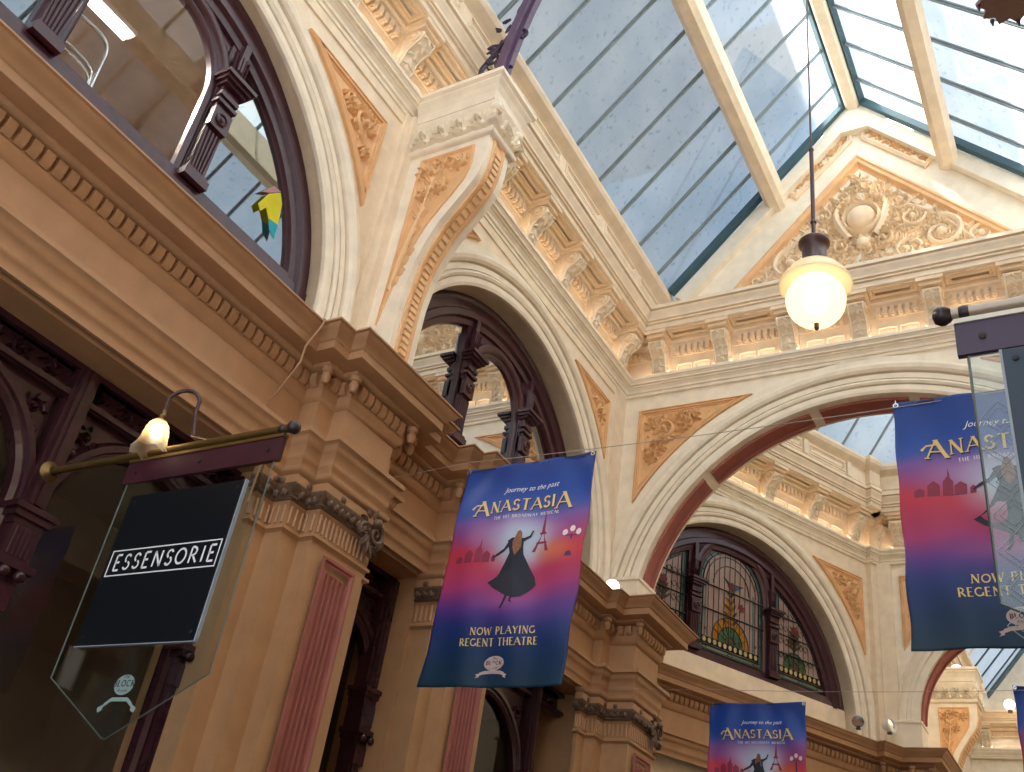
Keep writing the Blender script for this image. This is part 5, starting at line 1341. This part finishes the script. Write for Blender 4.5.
blade_sign(2.87, 1.12, -.31, 3.745, 'r', 'glass blade sign with dark blue board at the right edge', mat('dark_blue_board', '26384c', .4, noise=0), '')
# small swan-neck sign lamp
def sign_lamp(x, y, z, label):
    t = thing('sign_lamp', label, 'lamp', (x, y, z))
    mb = MB(); P = [(x+.41, y+.02, z-.27), (x+.19, y+.02, z-.20), (x+.145, y+.02, z-.05)]
    for i in range(9): a = i/8*pi; P.append((x+.07+.075*cos(a), y+.02-.01*i, z+.02+.06*sin(a)))
    P.append((x, y-.06, z-.06)); mb.tube(P, .011, 8); mb.build('swan_neck', BROWNM, t)
    mb = MB(); mb.lathe([(.0, .0), (.014, -.01), (.012, -.03), (.022, -.045), (.016, -.06), (.03, -.08), (.03, -.10)], (x, y-.06, z-.05), 14); mb.build('holder', BRASS, t)
    zt = z-.12; mb = MB(); n = 28; prof = [(.03, 0), (.05, -.025), (.062, -.06), (.068, -.11), (.078, -.15), (.10, -.19)]
    vs = []
    for r, dz in prof:
        for k in range(n): f = 1+(.05*cos(k*2*pi/n*7))*max(0, (-dz-.05)/.15); vs.append((x+r*f*cos(2*pi*k/n), y-.06+r*f*sin(2*pi*k/n), zt+dz-.012*cos(k*2*pi/n*7)*max(0, (-dz-.12)/.07)))
    mb.add(vs, [(i*n+k, i*n+(k+1) % n, (i+1)*n+(k+1) % n, (i+1)*n+k) for i in range(len(prof)-1) for k in range(n)], True)
    M, nt, o = nodes('fluted_lamp_glass') if 'fluted_lamp_glass' not in MATS else (MATS['fluted_lamp_glass'], None, None)
    if nt:
        a1 = nt.nodes.new('ShaderNodeBsdfTransparent'); a2 = nt.nodes.new('ShaderNodeBsdfTranslucent'); a2.inputs[0].default_value = (1, .85, .62, 1); g = nt.nodes.new('ShaderNodeBsdfGlossy'); g.inputs[1].default_value = .15
        m1 = nt.nodes.new('ShaderNodeMixShader'); m1.inputs[0].default_value = .6; m2 = nt.nodes.new('ShaderNodeMixShader'); m2.inputs[0].default_value = .12
        nt.links.new(a1.outputs[0], m1.inputs[1]); nt.links.new(a2.outputs[0], m1.inputs[2]); nt.links.new(m1.outputs[0], m2.inputs[1]); nt.links.new(g.outputs[0], m2.inputs[2]); nt.links.new(m2.outputs[0], o.inputs[0])
    mb.build('fluted_shade', M, t)
    mb = MB(); mb.ball((x, y-.06, zt-.07), .032, 12, (1, 1, 1.2)); mb.build('bulb', mat('warm_bulb', 'ffffff', emit='ffdca0', estr=14), t)
    return t
sign_lamp(-4.08, 2.87, 4.05, 'lit swan-neck lamp with fluted glass shade above the black sign')
# ---------------------------------------------------------------- pendant lamp
LX, LY = -1.87, 7.7
t = thing('pendant_lamp', 'lit globe pendant lamp with brown cap on a long rod', 'pendant lamp', (LX, LY, 7.45))
mb = MB(); mb.tube([(LX, LY, 8.55), (LX, LY, 9.9)], .022, 10); mb.tube([(LX, LY, 9.9), (LX, LY, RZ-.1)], .012, 10); mb.ball((LX, LY, 8.84), .034, 12); mb.ball((LX, LY, 9.9), .03, 12); mb.build('rod', BROWNM, t)
mb = MB(); mb.lathe([(0, 8.62), (.05, 8.61), (.13, 8.585), (.155, 8.56), (.155, 8.53), (.13, 8.50), (.12, 8.48), (.12, 8.30), (.135, 8.28), (.15, 8.24), (.15, 8.20), (.0, 8.20)], (LX, LY, 0), 28); mb.build('cap', BROWNM, t)
def lampglass(name, col, e):
    M, nt, o = nodes(name); a2 = nt.nodes.new('ShaderNodeBsdfTranslucent'); a2.inputs[0].default_value = col; d = nt.nodes.new('ShaderNodeBsdfPrincipled'); d.inputs['Base Color'].default_value = col; d.inputs['Roughness'].default_value = .2
    d.inputs['Emission Color'].default_value = (1, .80, .50, 1); d.inputs['Emission Strength'].default_value = e
    m1 = nt.nodes.new('ShaderNodeMixShader'); m1.inputs[0].default_value = .5
    nt.links.new(d.outputs[0], m1.inputs[1]); nt.links.new(a2.outputs[0], m1.inputs[2]); nt.links.new(m1.outputs[0], o.inputs[0]); return M
mb = MB(); mb.lathe([(.13, 8.24), (.19, 8.22), (.26, 8.17), (.315, 8.09), (.35, 8.02), (.355, 8.0), (.345, 7.995), (.31, 8.01), (.27, 8.015), (.20, 8.02), (.0, 8.02)], (LX, LY, 0), 36); mb.build('opal_shade', lampglass('opal_lamp_glass', (.88, .80, .64, 1), .20), t)
M, nt, o = nodes('globe_lamp_glass')
a1 = nt.nodes.new('ShaderNodeBsdfTransparent'); a2 = nt.nodes.new('ShaderNodeBsdfTranslucent'); a2.inputs[0].default_value = (.95, .86, .68, 1); em = nt.nodes.new('ShaderNodeEmission'); em.inputs[0].default_value = (1, .86, .62, 1); em.inputs[1].default_value = .16
m1 = nt.nodes.new('ShaderNodeMixShader'); m1.inputs[0].default_value = .75; ad = nt.nodes.new('ShaderNodeAddShader')
nt.links.new(a1.outputs[0], m1.inputs[1]); nt.links.new(a2.outputs[0], m1.inputs[2]); nt.links.new(m1.outputs[0], ad.inputs[0]); nt.links.new(em.outputs[0], ad.inputs[1]); nt.links.new(ad.outputs[0], o.inputs[0])
mb = MB(); mb.lathe([(.285*cos(a), 7.815+.285*sin(a)) for a in [radians(70-10*i) for i in range(16)]]+[(0, 7.53)], (LX, LY, 0), 36); mb.build('globe', M, t)
mb = MB(); mb.ball((LX, LY, 7.82), .13, 16, (1, 1, 1.2)); mb.build('bulb', mat('pendant_bulb', 'ffffff', emit='ffe0a4', estr=7), t)
mb = MB(); mb.lathe([(0, 7.545), (.022, 7.54), (.026, 7.52), (.02, 7.50), (.026, 7.485), (.015, 7.46), (0, 7.45)], (LX, LY, 0), 14); mb.build('finial', BROWNM, t)
# ---------------------------------------------------------------- spotlights on the cornices
def spot(x, y, z, d, label, lit=True, r=.06):
    t = thing('spotlight', label, 'spotlight', (x, y, z)); d = Vector(d).normalized()
    mb = MB(); mb.box((x-.03, y-.03, z), (x+.03, y+.03, z+.02)); mb.tube([(x, y, z), (x, y, z+.09)], .01, 6); mb.build('stand', BLACKM, t)
    c = Vector((x, y, z+.12)); mb = MB(); mb.lathe([(0, -.09), (r*.5, -.085), (r*.75, -.04), (r, .02), (r*1.05, .05), (r*.95, .05), (r*.9, .03)], c, 18, True, d); mb.build('housing', WHITEM, t)
    mb = MB(); mb.lathe([(r*.92, .032), (r*.5, .04), (0, .042)], c, 18, True, d); mb.build('lens', mat('spot_lit', 'ffffff', emit='fff0d0', estr=8) if lit else CHROME, t)
spot(-4.6, 9.38, 5.59, (.3, -1, -.45), 'lit white spotlight on the cornice at the left foot of the wide arch', True, .085)
spot(-3.28, 15.25, 5.78, (.1, -1, -.5), 'grey unlit spotlight on the cornice, right of the stained glass', False, .10)
spot(-2.90, 15.55, 5.80, (.9, -.4, .1), 'white spotlight turned sideways beside the smaller far arch', False, .10)
for x, y, z, lb in ((-2.72, 22.3, 8.95, 'glowing globe light on the distant wall bracket'), (-2.2, 27.4, 9.75, 'glowing globe light on the cornice of the very back wall')):
    t = thing('globe_light', lb, 'light', (x, y, z-.12)); mb = MB(); mb.ball((x, y, z), .13, 14); mb.build('globe', mat('far_globe', 'ffffff', emit='ffe6b8', estr=5), t)
    mb = MB(); mb.lathe([(.0, -.2), (.06, -.2), (.05, -.12), (.03, -.1)], (x, y, z), 12); mb.build('holder', BROWNM, t)
# cable down the cornice
mb = MB(); mb.tube([(-4.46, 4.04, 5.575), (-4.465, 4.04, 5.52), (-4.57, 4.04, 5.36), (-4.575, 4.04, 5.22), (-4.72, 4.05, 5.0), (-4.82, 4.08, 4.96), (-4.815, 4.10, 4.80), (-4.71, 4.12, 4.72), (-4.77, 4.15, 4.55), (-4.80, 4.16, 4.2)], .009, 6)
tag(mb.build('cable', TAN2), 'painted cable running down the caramel cornice left of the pilaster', 'cable')

# pierced iron boss hanging at the upper right corner
t = thing('hanging_boss', 'brown pierced iron boss just entering the top right corner', 'hanging ornament', (.22, 5.5, 8.62))
mb = MB(); N = 24; P = [(.22+(.27 if k % 2 == 0 else .215)*cos(2*pi*k/N), 5.5+(.27 if k % 2 == 0 else .215)*sin(2*pi*k/N)) for k in range(N)]
mb.prism(P, lambda x, y, h: Vector((x, y, h)), 8.60, 8.64); mb.lathe([(.0, 8.56), (.08, 8.57), (.14, 8.60), (.14, 8.66), (.05, 8.72), (0, 8.72)], (.22, 5.5, 0), 20); mb.build('scalloped_disc', mat('worn_brown_iron', '7d6258', .6), t)
mb = MB(); mb.tube([(.22, 5.5, 8.7), (.22, 5.5, 10.8)], .015, 8); mb.build('rod', BROWNM, t)
for k in range(8):
    mb = MB(); mb.tube([(.22+.25*cos(k*pi/4), 5.5+.25*sin(k*pi/4), 8.60), (.22+.25*cos(k*pi/4), 5.5+.25*sin(k*pi/4), 8.54)], [.02, .006], 6); mb.build('drop', BROWNM, t)

# ---------------------------------------------------------------- light
W = bpy.data.worlds.new('sky'); SC.world = W; W.use_nodes = True; nt = W.node_tree
bg = nt.nodes['Background']; bg.inputs[0].default_value = (.84, .91, 1, 1); bg.inputs[1].default_value = 1.25
sun = bpy.data.lights.new('sun', 'SUN'); sun.energy = 26; sun.angle = radians(.6); sun.color = (1, .93, .80)
so = bpy.data.objects.new('sun', sun); COL.objects.link(so)
d = Vector((.33, .17, -.93)); so.rotation_euler = d.to_track_quat('-Z', 'Y').to_euler()
def area(name, loc, sx, sy, power, col, aim, F=None):
    l = bpy.data.lights.new(name, 'AREA'); l.shape = 'RECTANGLE'; l.size = sx; l.size_y = sy; l.energy = power; l.color = col
    o = bpy.data.objects.new(name, l); COL.objects.link(o); o.location = loc
    z = -Vector(aim).normalized(); x = Vector(F if F else (1, 0, 0)); y = z.cross(x).normalized(); x = y.cross(z)
    o.matrix_world = Matrix.Translation(loc) @ Matrix((x, y, z)).transposed().to_4x4()
    return o
WARM = (1, .88, .70)
area('ledge_strip_light', FL(3.5, .11, 8.905), 12.5, .04, 9, WARM, (-.25, 0, 1), (0, 1, 0))
area('ledge_strip_light', FE(-1.85, .11, 8.905), 5.8, .04, 4.5, WARM, (0, .25, 1))
area('ledge_strip_light', FB(.6, .11, 8.905), 5.4, .04, 4, WARM, (-.2, .1, 1), (FB.a.x, FB.a.y, 0))
area('ledge_strip_light', FF(-1.2, .11, 8.905), 3.2, .04, 4, WARM, (0, .25, 1))
area('ledge_strip_light', Fr(0, 28.3, pi/2)(-1, .11, 8.905), 4.2, .04, 4, WARM, (0, .25, 1))
area('fluorescent_glow', (-6.2, 2.3, 7.84), 1.2, .1, 130, (1, .93, .84), (0.3, 0, -1), (0, 1, 0))
vs = SC.view_settings; vs.view_transform = 'Standard'; vs.look = 'None'; vs.gamma = 1; vs.use_curve_mapping = False; vs.exposure = .52
